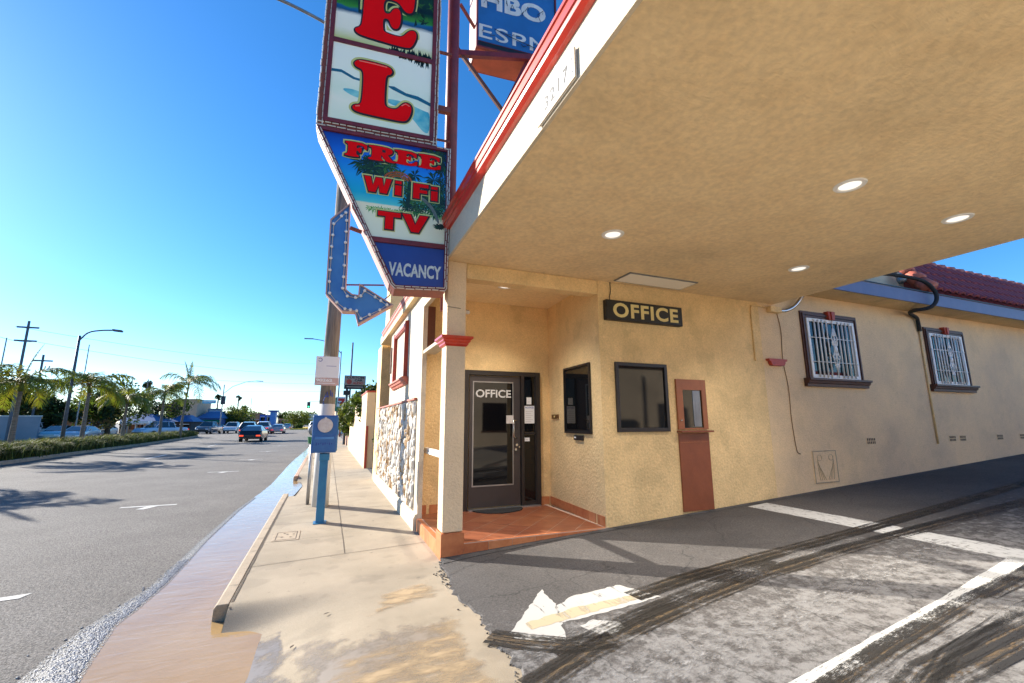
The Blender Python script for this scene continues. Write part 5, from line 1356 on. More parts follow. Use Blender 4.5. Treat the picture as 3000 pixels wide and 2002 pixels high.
for a in ([(-.09, 9.36, 1.95), (-.06, 9.352, 2.05), (-.03, 9.352, 2.13), (-.01, 9.352, 2.02)], [(-.07, 9.354, 2.03), (.0, 9.35, 2.05)], [(.03, 9.352, 2.16), (.035, 9.352, 2.05)], [(.06, 9.355, 2.12), (.065, 9.355, 2.03)], [(-.10, 9.36, 1.93), (-.075, 9.355, 1.90)]):
    mb.tube([(x, y-.001, z) for x, y, z in a], .008, n=5)
mb.build('graffiti', 'ink_blue', t)
t = thing('pole_sign', 'white notice board with a pale pink lower band and 90262 fixed to the timber pole', 'sign', (-.06, 9.33, 2.55))
MB().box(-.27, .155, 9.315, 9.325, 2.40, 2.815).build('board', 'paper', t)
mat('pink_band', (.60, .42, .38), .6, var=.15, vscale=12)
MB().box(-.27, .16, 9.313, 9.325, 2.25, 2.398).build('band', 'pink_band', t)
mb = MB(); plate(mb, text2d('90262', .004, -.245, .04, 2.325, 2.375), 9.310); mb.box(-.25, .10, 9.310, 9.312, 2.285, 2.298); mb.build('lettering', 'paper', t)
mb = MB()
for i in range(14):
    if i in (6, 7): continue
    a0, a1 = 2*pi*i/14, 2*pi*(i+.8)/14; cx, cz = -.195, 2.745
    mb.quad((cx+.038*cos(a0), 9.312, cz+.038*sin(a0)), (cx+.038*cos(a1), 9.312, cz+.038*sin(a1)), (cx+.026*cos(a1), 9.312, cz+.026*sin(a1)), (cx+.026*cos(a0), 9.312, cz+.026*sin(a0)))
mb.box(-.08, .10, 9.3125, 9.3145, 2.625, 2.632); mb.build('emblem', 'ink_blue', t)
# parking meter behind the call box
t = thing('parking_meter', 'old grey parking meter with green band half hidden behind the blue call box', 'parking meter', (-.246, 9.75, 0))
MB().tube([(-.246, 9.75, 0), (-.246, 9.75, 1.16)], .032, n=12).build('pole', 'alu', t, smooth=True)
mb = MB(); mb.ball((-.246, 9.75, 1.40), .085, n=14, k=10, sc=(1, .6, 1.3)); mb.build('head', 'grey_metal', t, smooth=True)
MB().tube([(-.246, 9.75, 1.14), (-.246, 9.75, 1.27)], .07, n=12, r1=.085).build('band', 'meter_green' if 'meter_green' in MATS else 'leaf', t)
# street lamps ----------------------------------------------------------------
def street_lamp(x, y, h, arm, label, mname='dark_pole', rise=1.2, r=.10, group=None):
    t = thing('street_lamp', label, 'street lamp', (x, y, 0), local=True, group=group)
    MB().tube([(0, 0, ZR), (0, 0, h)], r, n=10, r1=r*.6).build('pole', mname, t, smooth=True)
    s_ = 1 if arm > 0 else -1
    MB().tube(spl([(0, 0, h-.3), (arm*.2, 0, h+rise*.45), (arm*.5, 0, h+rise*.85), (arm*.85, 0, h+rise)]), r*.45, n=8).build('arm', mname, t, smooth=True)
    mb = MB(); mb.obox((arm*.82, 0, h+rise), (arm*1.08, 0, h+rise-.04), .3, .12); mb.build('lamp_head', mname, t, bevel=.03)
    return t
p = at(188, 1250, 33.5); q = at(242, 984, 33.5)
street_lamp(p.x, 33.5, q.z, (at(350, 972, 33.5).x-p.x), 'tall dark street lamp with curved arm reaching over the palms in the planted median', rise=at(320, 972, 33.5).z-q.z+.1)
# luminaire peeking out left of the timber pole
def px_lamp(px, pytop, Y, pxend, pyend, label, r=.12):
    p = at(px, pytop, Y); e = at(pxend, pyend, Y)
    return street_lamp(p.x, Y, p.z, e.x-p.x, label, rise=max(.3, e.z-p.z), r=r)
px_lamp(1000, 1030, 70, 900, 992, 'street lamp whose head shows just left of the white notice board, beyond the timber pole')
# utility poles with crossarms and lines
def upole(px, ptop, Y, label, arms=2, zt=None):
    p = at(px, ptop, Y); t = thing('utility_pole', label, 'utility pole', (p.x, Y, 0), local=True)
    MB().tube([(0, 0, -.1), (0, 0, p.z)], .13, n=8, r1=.10).build('shaft', 'dark_pole', t)
    for k in range(arms): MB().box(-.8, .8, -.06, .06, p.z-.7-1.3*k, p.z-.55-1.3*k).build('crossarm', 'dark_pole', t)
    return p
pA = upole(86, 941, 56, 'dark utility pole with crossarms at far left beyond the block wall')
pB = upole(128, 1040, 61, 'shorter dark utility pole left of the tall street lamp', 1)
pC = upole(1034, 1004, 62, 'dark utility pole standing behind the custom car sign', 0)
pD = upole(435, 1112, 120, 'small distant pole with floodlights above the palms', 1)
def thin_pole(px, ptop, Y, label, r=.07):
    p = at(px, ptop, Y); t = MB().tube([(p.x, Y, -.1), (p.x, Y, p.z)], r, n=6, r1=r*.6).build('flag_pole', 'grey_metal'); tag(t, label, 'pole', 'thin distant poles'); return p
thin_pole(20, 990, 50, 'thin pale pole at the left edge of the view, left of the utility pole')
thin_pole(262, 1010, 60, 'thin pale pole just right of the tall dark street lamp')
thin_pole(738, 1165, 150, 'thin distant pole above the orange building', .13)
thin_pole(787, 1185, 150, 'thin distant pole in front of the blue store', .10)
thin_pole(817, 1192, 170, 'thin distant pole right of the blue store tower', .10)
thin_pole(388, 1150, 75, 'thin pole left of the pale blue pickup among the palms')
def wire(a, b, sag, label, r=.012):
    a = Vector(a); b = Vector(b); pts = []
    for i in range(25):
        t_ = i/24; p = a+(b-a)*t_; p.z -= sag*4*t_*(1-t_); pts.append(p)
    o = MB().tube(pts, r, n=4).build('overhead_wire', 'dark_pole'); tag(o, label, 'wire', 'overhead wires across the street')
wire(pA+Vector((-.9, 0, -.6)), (3, 110, 15.0), 1.2, 'uppermost overhead wire running right from the tall utility pole', .014)
wire(pA+Vector((.9, 0, -2.0)), (3, 112, 13.0), 1.3, 'second overhead wire below the uppermost one', .014)
wire(pA+Vector((.9, 0, -1.9)), at(-60, 965, 30), .3, 'overhead wire leaving the utility pole to the left edge', .012)
wire((-31, 120, 11.5), (4, 118, 11), .5, 'low overhead wire crossing behind the traffic signal', .018)
wire((-31, 121, 8.9), (5, 118, 9.3), .4, 'lowest overhead wire crossing above the intersection', .018)
# traffic signals
def signal(px, ptop, pbot, Y, label, face='black'):
    a = at(px, ptop, Y); b = at(px, pbot, Y); h = a.z-b.z; w = h*.42
    t = thing('traffic_signal', label, 'traffic signal', (a.x, Y, b.z), local=True)
    MB().box(-w/2-.08, w/2+.08, .0, .05, -.08, h+.08).build('backplate', 'black', t)
    MB().box(-w/2, w/2, -.25, -.001, 0, h).build('housing', 'dark_pole', t, bevel=.03)
    for k in range(3): MB().tube([(0, -.253, h*(k+.5)/3), (0, -.40, h*(k+.5)/3+.02)], h/8, n=10, cap=False).build('visor', 'black', t)
    return t, a, b
t, a, b = signal(655, 1162, 1184, 92, 'dark traffic signal on its pole in front of the blue-roofed building')
MB().tube([(-.1, .2, b.z*-1), (-.1, .2, 3.4)], .10, n=8, r1=.08).build('pole', 'grey_metal', t)
MB().tube([(-.1, .2, 1.8), (1.2, .2, 3.1), (3.2, .2, 4.0), (5.0, .2, 4.2)], .05, n=6).build('lamp_arm', 'grey_metal', t)
MB().obox((4.8, .2, 4.2), (5.9, .2, 4.15), .35, .14).build('lamp_head', 'alu', t)
t, a, b = signal(905, 1179, 1195, 100, 'green traffic signal hanging over the right side of the far intersection')
MB().disc((0, -.26, .2), .14, ax='y').build('green_lens', 'green_lit' if 'green_lit' in MATS else 'leaf', t)
MB().tube([(0, .1, 1.3), (9.5, .1, 1.5)], .05, n=6).build('mast_arm', 'grey_metal', t)
MB().tube([(9.5, .1, -b.z), (9.5, .1, 1.6)], .13, n=8).build('pole', 'grey_metal', t)
a = at(612, 1178, 92)
mat('sign_cyan', (.08, .42, .60), .5)
t = thing('street_name_sign', 'pale blue street name sign left of the dark traffic signal', 'sign', (a.x, 92, 0))
mb = MB(); mb.box(a.x-1.0, a.x+1.05, 91.96, 92, a.z-.28, a.z+.32); mb.build('board', 'sign_cyan', t)
mb = MB(); mb.box(a.x-.8, a.x+.8, 91.94, 91.955, a.z-.06, a.z+.10); mb.build('lettering', 'paper', t)
MB().tube([(a.x+2.4, 92.1, a.z), (a.x-1, 92.1, a.z)], .04, n=6).build('arm', 'grey_metal', t)

# ================================================================ VEHICLES
def paint(name, c, rough=.25): mat(name, c, rough, coat=.6, var=.05, vscale=1, metal=.1)
paint('car_black', (.010, .010, .013)); paint('car_silver', (.40, .41, .43)); paint('car_white', (.72, .73, .75)); paint('car_navy', (.02, .03, .055))
paint('car_lightblue', (.38, .52, .66)); paint('car_grey', (.12, .13, .15)); paint('car_teal', (.28, .46, .50))
mat('tail', (.50, .015, .012), .2, emit=(1, .05, .02), estr=.25); mat('tail_hot', (.7, .03, .01), .2, emit=(1, .07, .02), estr=.5); mat('headlamp', (.8, .82, .84), .1)
PROF = {  # (y, z) side outline of lower body and cabin, front at +y
 'sedan': dict(L=4.6, W=1.80, body=[(-2.3, .35), (-2.28, .75), (-2.2, .98), (-1.55, 1.02), (.95, .98), (1.9, .86), (2.25, .70), (2.3, .40)], cab=[(-1.95, .99), (-1.05, 1.34), (-.3, 1.42), (.35, 1.37), (1.25, .97)], r=.32, wy=(-1.38, 1.40)),
 'suv': dict(L=4.7, W=1.88, body=[(-2.35, .40), (-2.33, .95), (-2.28, 1.12), (-1.5, 1.13), (1.05, 1.10), (2.05, 1.0), (2.3, .80), (2.35, .45)], cab=[(-2.25, 1.12), (-2.05, 1.68), (-.8, 1.76), (.35, 1.72), (1.15, 1.10)], r=.36, wy=(-1.40, 1.42)),
 'pickup': dict(L=5.6, W=1.98, body=[(-2.8, .50), (-2.8, 1.08), (-2.78, 1.12), (-.95, 1.12), (1.45, 1.14), (2.5, 1.06), (2.75, .90), (2.8, .50)], cab=[(-1.0, 1.12), (-.85, 1.75), (-.2, 1.83), (.75, 1.80), (1.5, 1.13)], r=.39, wy=(-1.75, 1.75)),
}
def make_car(kind, body_m, label, group='cars in the street', tailm='tail'):
    P = PROF[kind]; t = thing('parked_car' if False else 'car' if kind != 'pickup' else 'pickup_truck', label, {'sedan': 'car', 'suv': 'car', 'pickup': 'pickup truck'}[kind], group=group, local=True)
    W = P['W']/2
    def loft(outline, zb, wf, name, m, par, close=True):
        ys = [outline[0][0]]; mb = MB(); N = 22; y0, y1 = outline[0][0], outline[-1][0]; pr = []
        rows = []
        for i in range(N+1):
            y = y0+(y1-y0)*i/N; z = interp(outline, y) if outline[0][0] < outline[-1][0] else 0
            rows.append(wf(y, z, i/N))
        n = len(rows[0]); vs = [p for r_ in rows for p in r_]
        fs = [(i*n+j, i*n+(j+1) % n, (i+1)*n+(j+1) % n, (i+1)*n+j) for i in range(N) for j in range(n)]
        fs += [tuple(range(n)), tuple(N*n+j for j in range(n))[::-1]]
        mb.add(vs, fs); return mb.build(name, m, par, smooth=False, bevel=.02)
    top = [(a, b) for a, b in P['body']]
    top[0] = (top[0][0], top[1][1]-.15); top[-1] = (top[-1][0], top[-2][1]-.1)
    seq = []
    for a, b in top:
        if not seq or a > seq[-1][0]+.001: seq.append((a, b))
    def bf(y, z, u):
        e = min(1, min(u, 1-u)*9); w = W*(.86+.14*sqrt(e)); zb = .24 if P['r'] < .34 else .32
        zb += .06*(1-e)
        return [(-w+.06, y, zb), (-w, y, zb+.14), (-w, y, z*.72+.02), (-w+.035, y, z-.05), (-w+.12, y, z), (w-.12, y, z), (w-.035, y, z-.05), (w, y, z*.72+.02), (w, y, zb+.14), (w-.06, y, zb)]
    bo = loft(seq, 0, bf, 'body', body_m, t)
    cab = P['cab']
    def cf(y, z, u):
        base = interp([(a, b) for a, b in seq], y)-.02; f = (z-base)/.75; w0 = W-.10; w1 = W-.10-.32*max(0, min(1, f))
        return [(-w0, y, base), (-w1, y, max(base+.01, z-.04)), (-w1+.08, y, max(base+.015, z)), (w1-.08, y, max(base+.015, z)), (w1, y, max(base+.01, z-.04)), (w0, y, base)]
    gl = loft(cab, 0, cf, 'windows', 'glass_car', t)
    # roof skin and pillars
    roof = [p for p in cab[1:-1]]
    mb = MB(); n = 8
    for (ya_, za_), (yb2, zb2) in zip(roof, roof[1:]):
        for i in range(1):
            w1 = W-.40
            mb.add([(-w1, ya_, za_+.012), (w1, ya_, za_+.012), (w1, yb2, zb2+.012), (-w1, yb2, zb2+.012), (-w1-.06, ya_, za_-.05), (w1+.06, ya_, za_-.05), (w1+.06, yb2, zb2-.05), (-w1-.06, yb2, zb2-.05)], [(0, 1, 2, 3), (0, 3, 7, 4), (1, 5, 6, 2), (0, 4, 5, 1), (3, 2, 6, 7)])
    for s_ in (-1, 1):
        mb.obox((s_*(W-.10), cab[0][0], cab[0][1]), (s_*(W-.34), cab[1][0], cab[1][1]+.01), .07, .05)
        mb.obox((s_*(W-.12), cab[-1][0], cab[-1][1]), (s_*(W-.34), cab[-2][0], cab[-2][1]+.01), .06, .05)
        mb.obox((s_*(W-.11), -.15, 1.0), (s_*(W-.33), -.2, cab[2][1]-.04), .06, .03)
    mb.build('roof', body_m, t)
    for s_ in (-1, 1):
        for wy in P['wy']:
            mb = MB(); r = P['r']; mb.tube([(s_*(W-.22), wy, r), (s_*(W+.005), wy, r)], r, n=18); w_ = mb.build('wheel', 'rubber', t)
            MB().tube([(s_*(W+.0055), wy, r), (s_*(W+.012), wy, r)], r*.62, n=14).build('rim', 'alu', w_)
        zt_ = seq[0][1]-.02; yb2 = seq[0][0]
        MB().box(min(s_*(W-.42), s_*(W-.10)), max(s_*(W-.42), s_*(W-.10)), yb2-.02, yb2+.25, zt_-.10, zt_+.02).build('tail_light', tailm, t, bevel=.02)
        zf_ = seq[-1][1]-.02; yf = seq[-1][0]
        MB().box(min(s_*(W-.52), s_*(W-.14)), max(s_*(W-.52), s_*(W-.14)), yf-.22, yf+.02, zf_-.12, zf_+.02).build('headlight', 'headlamp', t, bevel=.02)
        MB().box(min(s_*(W-.02), s_*(W+.16)), max(s_*(W-.02), s_*(W+.16)), cab[-1][0]-.35, cab[-1][0]-.22, cab[-1][1]+.02, cab[-1][1]+.15).build('mirror', body_m, t, bevel=.02)
    MB().box(-.26, .26, seq[0][0]-.02, seq[0][0]+.05, seq[0][1]-.26, seq[0][1]-.12).build('number_plate', 'paper', t)
    MB().box(-W+.1, W-.1, seq[0][0]-.05, seq[0][0]+.1, .34, .50).build('bumper', body_m if kind != 'pickup' else 'chrome', t, bevel=.03)
    MB().box(-W+.15, W-.15, seq[-1][0]-.1, seq[-1][0]+.045, .42, seq[-1][1]-.18).build('grille', 'black', t, bevel=.02)
    return t
def put(t, px, Y, rz, X=None, label=None):
    """stand a vehicle on the road: px = photo column, Y = distance up the street"""
    x = at(px, 1300, Y).x if X is None else X
    t.location = (x, Y, ZR); t.rotation_euler = (0, 0, rz)
    if label: t['label'] = label
    return t
put(make_car('sedan', 'car_black', 'glossy black sedan seen from behind in the near lane, casting a long shadow', tailm='tail_hot'), 742, 47.5, R(-1))
put(make_car('suv', 'car_navy', 'dark SUV with red tail lights just beyond and left of the black sedan', tailm='tail_hot'), 728, 66, 0)
put(make_car('pickup', 'car_white', 'white and silver pickup with black cab window beyond the black sedan'), 768, 78, 0)
put(make_car('sedan', 'car_silver', 'silver sedan seen from behind, farthest right of the traffic'), 812, 80, 0)
sv = put(make_car('suv', 'car_white', 'white car coming towards the camera between the grey pickup and the dark SUV'), 676, 84, pi)
put(make_car('pickup', 'car_grey', 'dark grey pickup coming towards the camera at the end of the planted median'), 608, 82, R(172))
put(make_car('pickup', 'car_lightblue', 'pale blue pickup seen from the side behind the two palms'), 468, 66, R(146))
put(make_car('suv', 'car_white', 'white SUV at far left behind the grass of the median'), 84, 62, R(182))
put(make_car('sedan', 'car_teal', 'pale teal sedan right behind the white SUV at far left'), 168, 60, R(185))
put(make_car('sedan', 'car_silver', 'pale sedan directly behind the second palm trunk'), 232, 56, R(183))
put(make_car('sedan', 'car_white', 'white sedan between the second and third palm trunks'), 300, 72, R(186))
put(make_car('sedan', 'car_grey', 'dark small car far away between the grey pickup and the white car'), 640, 110, pi)
put(make_car('sedan', 'car_white', 'white car parked in the side lot beyond the brick planters'), 985, 60, R(80))
put(make_car('pickup', 'car_white', 'white pickup parked at the kerb, peeking out left of the blue call box'), 905, 88, 0, X=-1.95)
put(make_car('sedan', 'car_teal', 'distant teal sedan right of the silver sedan'), 838, 120, 0)

# ================================================================ PALMS
def frond(mb, base, az, el, L, droop, n=22, lw=.34, m=0, rnd=random):
    """arched midrib with two rows of hanging leaflets"""
    pts = []; p = Vector(base); a = el
    st = L/n; d = Vector((cos(az), sin(az), 0))
    for i in range(n+1):
        pts.append(p.copy()); p = p+(d*cos(a)+Vector((0, 0, sin(a))))*st; a -= droop/n*(.5+1.1*i/n)
    mb.tube(pts[::3]+([pts[-1]] if n % 3 else []), .028, n=4, r1=.006, m=2)
    side = Vector((-d.y, d.x, 0))
    for i in range(4, n+1):
        u = i/n; ll = L*lw*(sin(pi*min(1, u*.9+.12))**.7)*rnd.uniform(.8, 1.1)
        t_ = (pts[i]-pts[i-1]).normalized()
        for s_ in (-1, 1):
            for k in range(2):
                q = pts[i-1].lerp(pts[i], k*.5)
                dr = (side*s_*.75+t_*.65+Vector((0, 0, rnd.uniform(-.55, .15)))).normalized()
                e1 = q+dr*ll*.6; e2 = q+dr*ll+Vector((0, 0, -ll*rnd.uniform(.25, .55)))
                w = t_*.025
                mb.add([q-w, q+w, e1+w*.9, e1-w*.9, e2], [(0, 1, 2, 3), (3, 2, 4)], m if rnd.random() > .25 else 1)
def palm(x, y, h, cr, label, seed, lean=0, up=0):
    rn = random.Random(seed); random.seed(seed)
    t = thing('palm_tree', label, 'palm tree', (x, y, 0), group='palms in the planted median', local=True)
    pts = [(lean*(k/6)**2*h*.1, 0, h*k/6) for k in range(7)]
    MB().tube([(0, 0, -.1)]+pts[1:], [.13, .12, .11, .10, .09, .085, .08], n=12).build('trunk', 'palm_trunk', t, smooth=True)
    top = pts[-1]
    mb = MB(); mb.tube([(top[0], 0, h-.05), (top[0], 0, h+.55)], .11, n=8, r1=.06); mb.build('crownshaft', 'palm_green', t, smooth=True)
    mb = MB(); nf = 14
    for i in range(nf):
        az = 2*pi*i/nf*1.0+rn.uniform(-.25, .25); el = rn.choice((.95, .75, .55, .35, .1))+rn.uniform(-.1, .1)
        frond(mb, (top[0], 0, h+.35), az, el, cr*rn.uniform(.85, 1.15), rn.uniform(1.5, 2.3), rnd=rn, m=0)
    for i in range(up): frond(mb, (top[0], 0, h+.4), rn.uniform(0, 6), 1.45, cr*.8, .35, rnd=rn, lw=.14)
    mb.build('crown', ['palm_green', 'palm_dark', 'palm_dry'], t, fix=False)
    return t
XP = -13.7
def py_(px): v = at(px, 1250, 100); return XP/(v.x/100)
palm(XP, py_(40), 3.1, 2.5, 'palm at far left whose fronds spill out of view', 1, up=1)
palm(XP+.2, py_(232), 3.4, 2.6, 'palm right of the tall street lamp with wide arching fronds', 2)
palm(XP, py_(362), 3.0, 2.0, 'short palm in the middle of the median row', 3)
palm(XP, py_(470), 3.9, 2.3, 'yellow-green palm in front of the pale blue pickup', 4)
palm(XP-.1, py_(534), 5.1, 3.2, 'tallest palm with upright spear fronds near the end of the median', 5, lean=.4, up=3)
palm(XP, 20.2, 3.4, 2.5, 'palm just outside the left edge that shadows the road', 6, up=1)
palm(XP, 14.0, 3.2, 2.4, 'palm farther outside the left edge of view', 8)

# ================================================================ MEDIAN GRASS
random.seed(21)
mb = MB()
def grass_clump(cx, cy, h, n):
    for k in range(n):
        a = random.uniform(0, 2*pi); sp = abs(random.gauss(0, .5)); l = h*random.uniform(.65, 1.2)
        d = Vector((cos(a), sin(a), 0)); b = Vector((cx+random.gauss(0, .12), cy+random.gauss(0, .12), -.02))
        m1 = b+d*l*.28*sp+Vector((0, 0, l*.62)); e = m1+d*l*.5*(sp+.25)+Vector((.12*l, 0, l*(.22-.35*sp)))
        w = Vector((-d.y, d.x, 0))*.014
        mb.add([b-w, b+w, m1+w, m1-w, e], [(0, 1, 2, 3), (3, 2, 4)], 2 if random.random() < .12*(h > .8) else (0 if random.random() < (.25 if h < .85 else .6) else 1))  # low near-row clumps get mostly dark blades: shade put into the colour
y = 12
while y < 65.5:
    xa = mx0(y)-.35
    for row in range(5):
        x = xa-row*.42+random.uniform(-.12, .12)
        if x < -15.2: continue
        grass_clump(x, y+random.uniform(-.25, .25), (.66 if row == 0 else .82)+.10*sin(y*1.7+row), 110 if y < 40 else 60)
    y += .42
o = mb.build('median_grass', ['grass_a', 'grass_b', 'grass_c'], fix=False); o['kind'] = 'stuff'
tag(o, 'dense fountain grass with pale plumes filling the planted median', 'grass')

# ================================================================ TREES AND SHRUBS
def leafy(mb, c, r, n, size=.16, squash=.8, m=(0, 1), rn=random):
    """clumps of leaf faces through an uneven crown"""
    c = Vector(c); cl = []
    for i in range(max(6, n//60)):
        d = Vector((rn.gauss(0, 1), rn.gauss(0, 1), rn.gauss(0, 1))).normalized()*rn.random()**.5*r*.78
        d.z *= squash; cl.append((c+d, r*rn.uniform(.20, .42), rn.choice(m)))
    for i in range(n):
        p, rr, mm = rn.choice(cl); d = Vector((rn.gauss(0, 1), rn.gauss(0, 1), rn.gauss(0, 1))).normalized()
        q = p+d*rr*rn.uniform(.6, 1.05); s_ = size*rn.uniform(.6, 1.3)
        u = Vector((rn.gauss(0, 1), rn.gauss(0, 1), rn.gauss(0, 1))).normalized(); v = u.cross(d)
        if v.length < .1: continue
        v.normalize(); mb.add([q-u*s_, q-v*s_*.45, q+u*s_, q+v*s_*.45], [(0, 1, 2, 3)], mm)
def tree(pos, r, h, label, mats=('leaf_dark', 'leaf'), n=2600, size=.22, name='tree', cat='tree', squash=.8, group=None, seed=1):
    rn = random.Random(seed); t = thing(name, label, cat, pos, local=True, group=group)
    mb = MB(); th = max(.3, h-r*squash*.6)
    mb.tube([(0, 0, -.2), (.05, 0, th*.5), (0, .05, th)], r*.07+.05, n=8, r1=r*.04+.03)
    for k in range(4):
        a = k*1.6+rn.random(); mb.tube([(0, 0, th*.7), (cos(a)*r*.3, sin(a)*r*.3, th+r*.1), (cos(a)*r*.55, sin(a)*r*.55, h+r*.2)], r*.03+.02, n=5, r1=.02)
    mb.build('trunk', 'trunk', t)
    mb = MB(); leafy(mb, (0, 0, h), r, n, size, squash, m=tuple(range(len(mats))), rn=rn); mb.build('crown', list(mats), t, fix=False)
    return t
def ptree(px, py, Y, r, label, **k):
    p = at(px, py, Y); return tree((p.x, Y, 0), r, p.z, label, **k)
ptree(40, 1175, 62, 3.6, 'dark tree above the grey block wall at far left', seed=1, squash=.6)
ptree(110, 1185, 66, 3.0, 'dark bushy tree right of the utility pole at far left', seed=2, squash=.6)
ptree(-60, 1160, 60, 4.2, 'dark tree at the left edge of the view', seed=9)
ptree(175, 1212, 64, 2.0, 'low green shrub beside the small orange building', mats=('leaf', 'leaf_dark'), seed=3, n=1400)
ptree(325, 1185, 70, 4.3, 'big dark tree behind the second and third palms', seed=4, n=4200)
ptree(290, 1200, 67, 3.0, 'dark leafy mass left of the big dark tree', seed=5, n=2200, mats=('leaf_dark', 'leaf', 'palm_dry'))
ptree(455, 1210, 90, 3.4, 'brownish tree below the red billboard', seed=6, mats=('leaf_dark', 'trunk', 'leaf'), n=2400)
ptree(515, 1195, 100, 3.2, 'tall dark conifer left of the beige building', seed=7, squash=1.5, n=1800)
ptree(690, 1222, 120, 4.6, 'round green street tree right of the blue-roofed building', mats=('leaf', 'leaf2', 'leaf_dark'), seed=8, n=3400, squash=.55)
ptree(665, 1238, 118, 2.4, 'small light green tree at the left of the round street tree', mats=('leaf2', 'leaf'), seed=10, n=1200)
ptree(873, 1228, 125, 3.8, 'green tree on the distant median left of the blue call box', mats=('leaf', 'leaf2'), seed=12, n=2600, squash=.6)
for i, (px, py, Y) in enumerate(((700, 1210, 260), (750, 1222, 300), (845, 1222, 300), (905, 1222, 280), (930, 1225, 260), (540, 1222, 240), (600, 1215, 260))):
    ptree(px, py, Y, 6, 'distant hazy tree on the skyline, number %s from the left' % ('three', 'four', 'five', 'six', 'seven', 'one', 'two')[i], seed=30+i, n=900, size=.6, squash=.6, group='distant skyline trees', mats=('leaf', 'leaf_dark'))
for px, py, Y, lb in ((438, 1130, 130, 'distant fan palm above the billboard'), (560, 1180, 170, 'distant fan palm left of the street name sign'), (640, 1165, 180, 'distant fan palm behind the traffic signal'), (700, 1165, 220, 'distant fan palm over the round street tree')):
    p = at(px, py, Y); t = thing('fan_palm', lb, 'palm tree', (p.x, Y, 0), local=True)
    MB().tube([(0, 0, 0), (0, 0, p.z)], .22, n=6).build('trunk', 'palm_trunk', t)
    mb = MB(); leafy(mb, (0, 0, p.z), 1.6, 260, .35, .8, m=(0,)); mb.build('crown', ['leaf_dark'], t, fix=False)
# shrubs behind the low wall at right
for px, Y, r_, h_, sq, lb, ms, sd in ((1062, 24, 1.15, 2.1, .8, 'yellow-green shrub rising over the low stucco wall', ('leaf2', 'leaf', 'leaf2'), 14),
                                  (1030, 30, 1.0, 1.7, 1.3, 'narrow shrub at the far end of the low stucco wall', ('leaf2', 'leaf'), 15),
                                  (1100, 19.5, 1.0, 2.35, .8, 'darker green shrub just above the near end of the low wall', ('leaf', 'leaf_dark'), 16)):
    tree((at(px, 1200, Y).x, Y, 0), r_, h_, lb, mats=ms, n=5200, size=.11, name='shrub', cat='shrub', squash=sq, seed=sd)
tree((1.75, 15.6, 0), .35, 1.2, 'dark climbing plant in the gap between the gate and the low wall', mats=('leaf_dark', 'leaf'), n=1200, size=.06, name='shrub', cat='shrub', squash=2.6, seed=17)

# ================================================================ LOW WALL, GATE, PLANTERS
t = thing('low_wall', 'pale stucco boundary wall with red capped end running along the pavement', 'wall', (1.4, 20, 0))
MB().box(1.25, 1.53, 16.4, 28, -.1, 2.58).build('wall', 'stucco_col', t)
MB().box(1.235, 1.545, 16.385, 28, 2.582, 2.64).build('cap', 'red_trim', t)
o = MB().box(1.262, 1.335, 16.33, 16.38, -.02, 1.42).build('bollard', 'red_trim', bevel=.01)
tag(o, 'narrow red steel post at the near end of the low stucco wall', 'post')
t = thing('metal_gate', 'grey metal gate leaf standing open beside the stone-clad wall', 'gate', (1.5, 14.5, 0))
MB().box(1.50, 1.54, 13.45, 15.1, .12, 2.45).build('panel', 'grey_metal', t)
mb = MB(); mb.box(1.48, 1.56, 13.40, 13.449, .05, 2.5); mb.box(1.48, 1.56, 15.101, 15.15, .05, 2.5); mb.box(1.481, 1.559, 13.45, 15.1, 2.451, 2.5); mb.build('frame', 'alu', t)
struct(MB().box(1.36, 4, 13.31, 16.3, -.05, .006).build('side_drive', 'asphalt_dark'))
for i, (y, lb) in enumerate(((29.5, 'brick planter nearest the low wall with a small green shrub'), (34, 'second brick planter beyond the low wall'), (39, 'farthest brick planter beside the pavement'))):
    t = thing('brick_planter', lb, 'planter', (1.55, y, 0), group='brick planters along the pavement')
    MB().box(1.28, 1.85, y-1.2, y+1.2, -.05, .75).build('box', 'kerb_red', t)
    mb = MB(); leafy(mb, (1.56, y, .95), .55, 700, .08, .6, m=(0,)); mb.build('plant', ['leaf'], t, fix=False)
# shop signs -------------------------------------------------------------------
def board(name, px0, px1, py0, py1, Y, label, mname, depth=.25, poles=(), pm='dark_pole'):
    a = at(px0, py0, Y); b = at(px1, py1, Y); x0, x1, z1, z0 = a.x, b.x, a.z, b.z
    t = thing(name, label, 'sign', ((x0+x1)/2, Y, 0))
    MB().box(x0, x1, Y, Y+depth, z0, z1).build('board', mname, t)
    for q in poles: xx = x0+(x1-x0)*q; MB().tube([(xx, Y+depth/2, -.1), (xx, Y+depth/2, z0-.001)], .09, n=8).build('pole', pm, t)
    return t, x0, x1, z0, z1
mat('sign_tan', (.42, .31, .24), .7, var=.2, vscale=3)
t, x0, x1, z0, z1 = board('shop_sign', 1010, 1070, 1100, 1141, 34, 'weathered board reading CUSTOM CAR above the shrubs beyond the low wall', 'sign_black', poles=(.15, .85))
w, h = x1-x0, z1-z0
f_ = MB().box(x0+.03*w, x1-.03*w, 33.96, 33.999, z0+.30*h, z1-.03*h).build('face', 'sign_tan', t)
mb = MB(); plate(mb, text2d('CUSTOM', .01, x0+.10*w, x1-.09*w, z1-.22*h, z1-.08*h), 33.95, m=0); plate(mb, text2d('CAR', .01, x0+.48*w, x1-.16*w, z1-.42*h, z1-.28*h), 33.95, m=0)
plate(mb, text2d('AUDIO', .01, x0+.40*w, x1-.12*w, z1-.64*h, z1-.48*h), 33.95, m=1); mb.disc((x0+.22*w, 33.95, z1-.47*h), .13*w, ax='y', m=1)
mb.build('lettering', ['ink_black', 'red_trim'], f_)
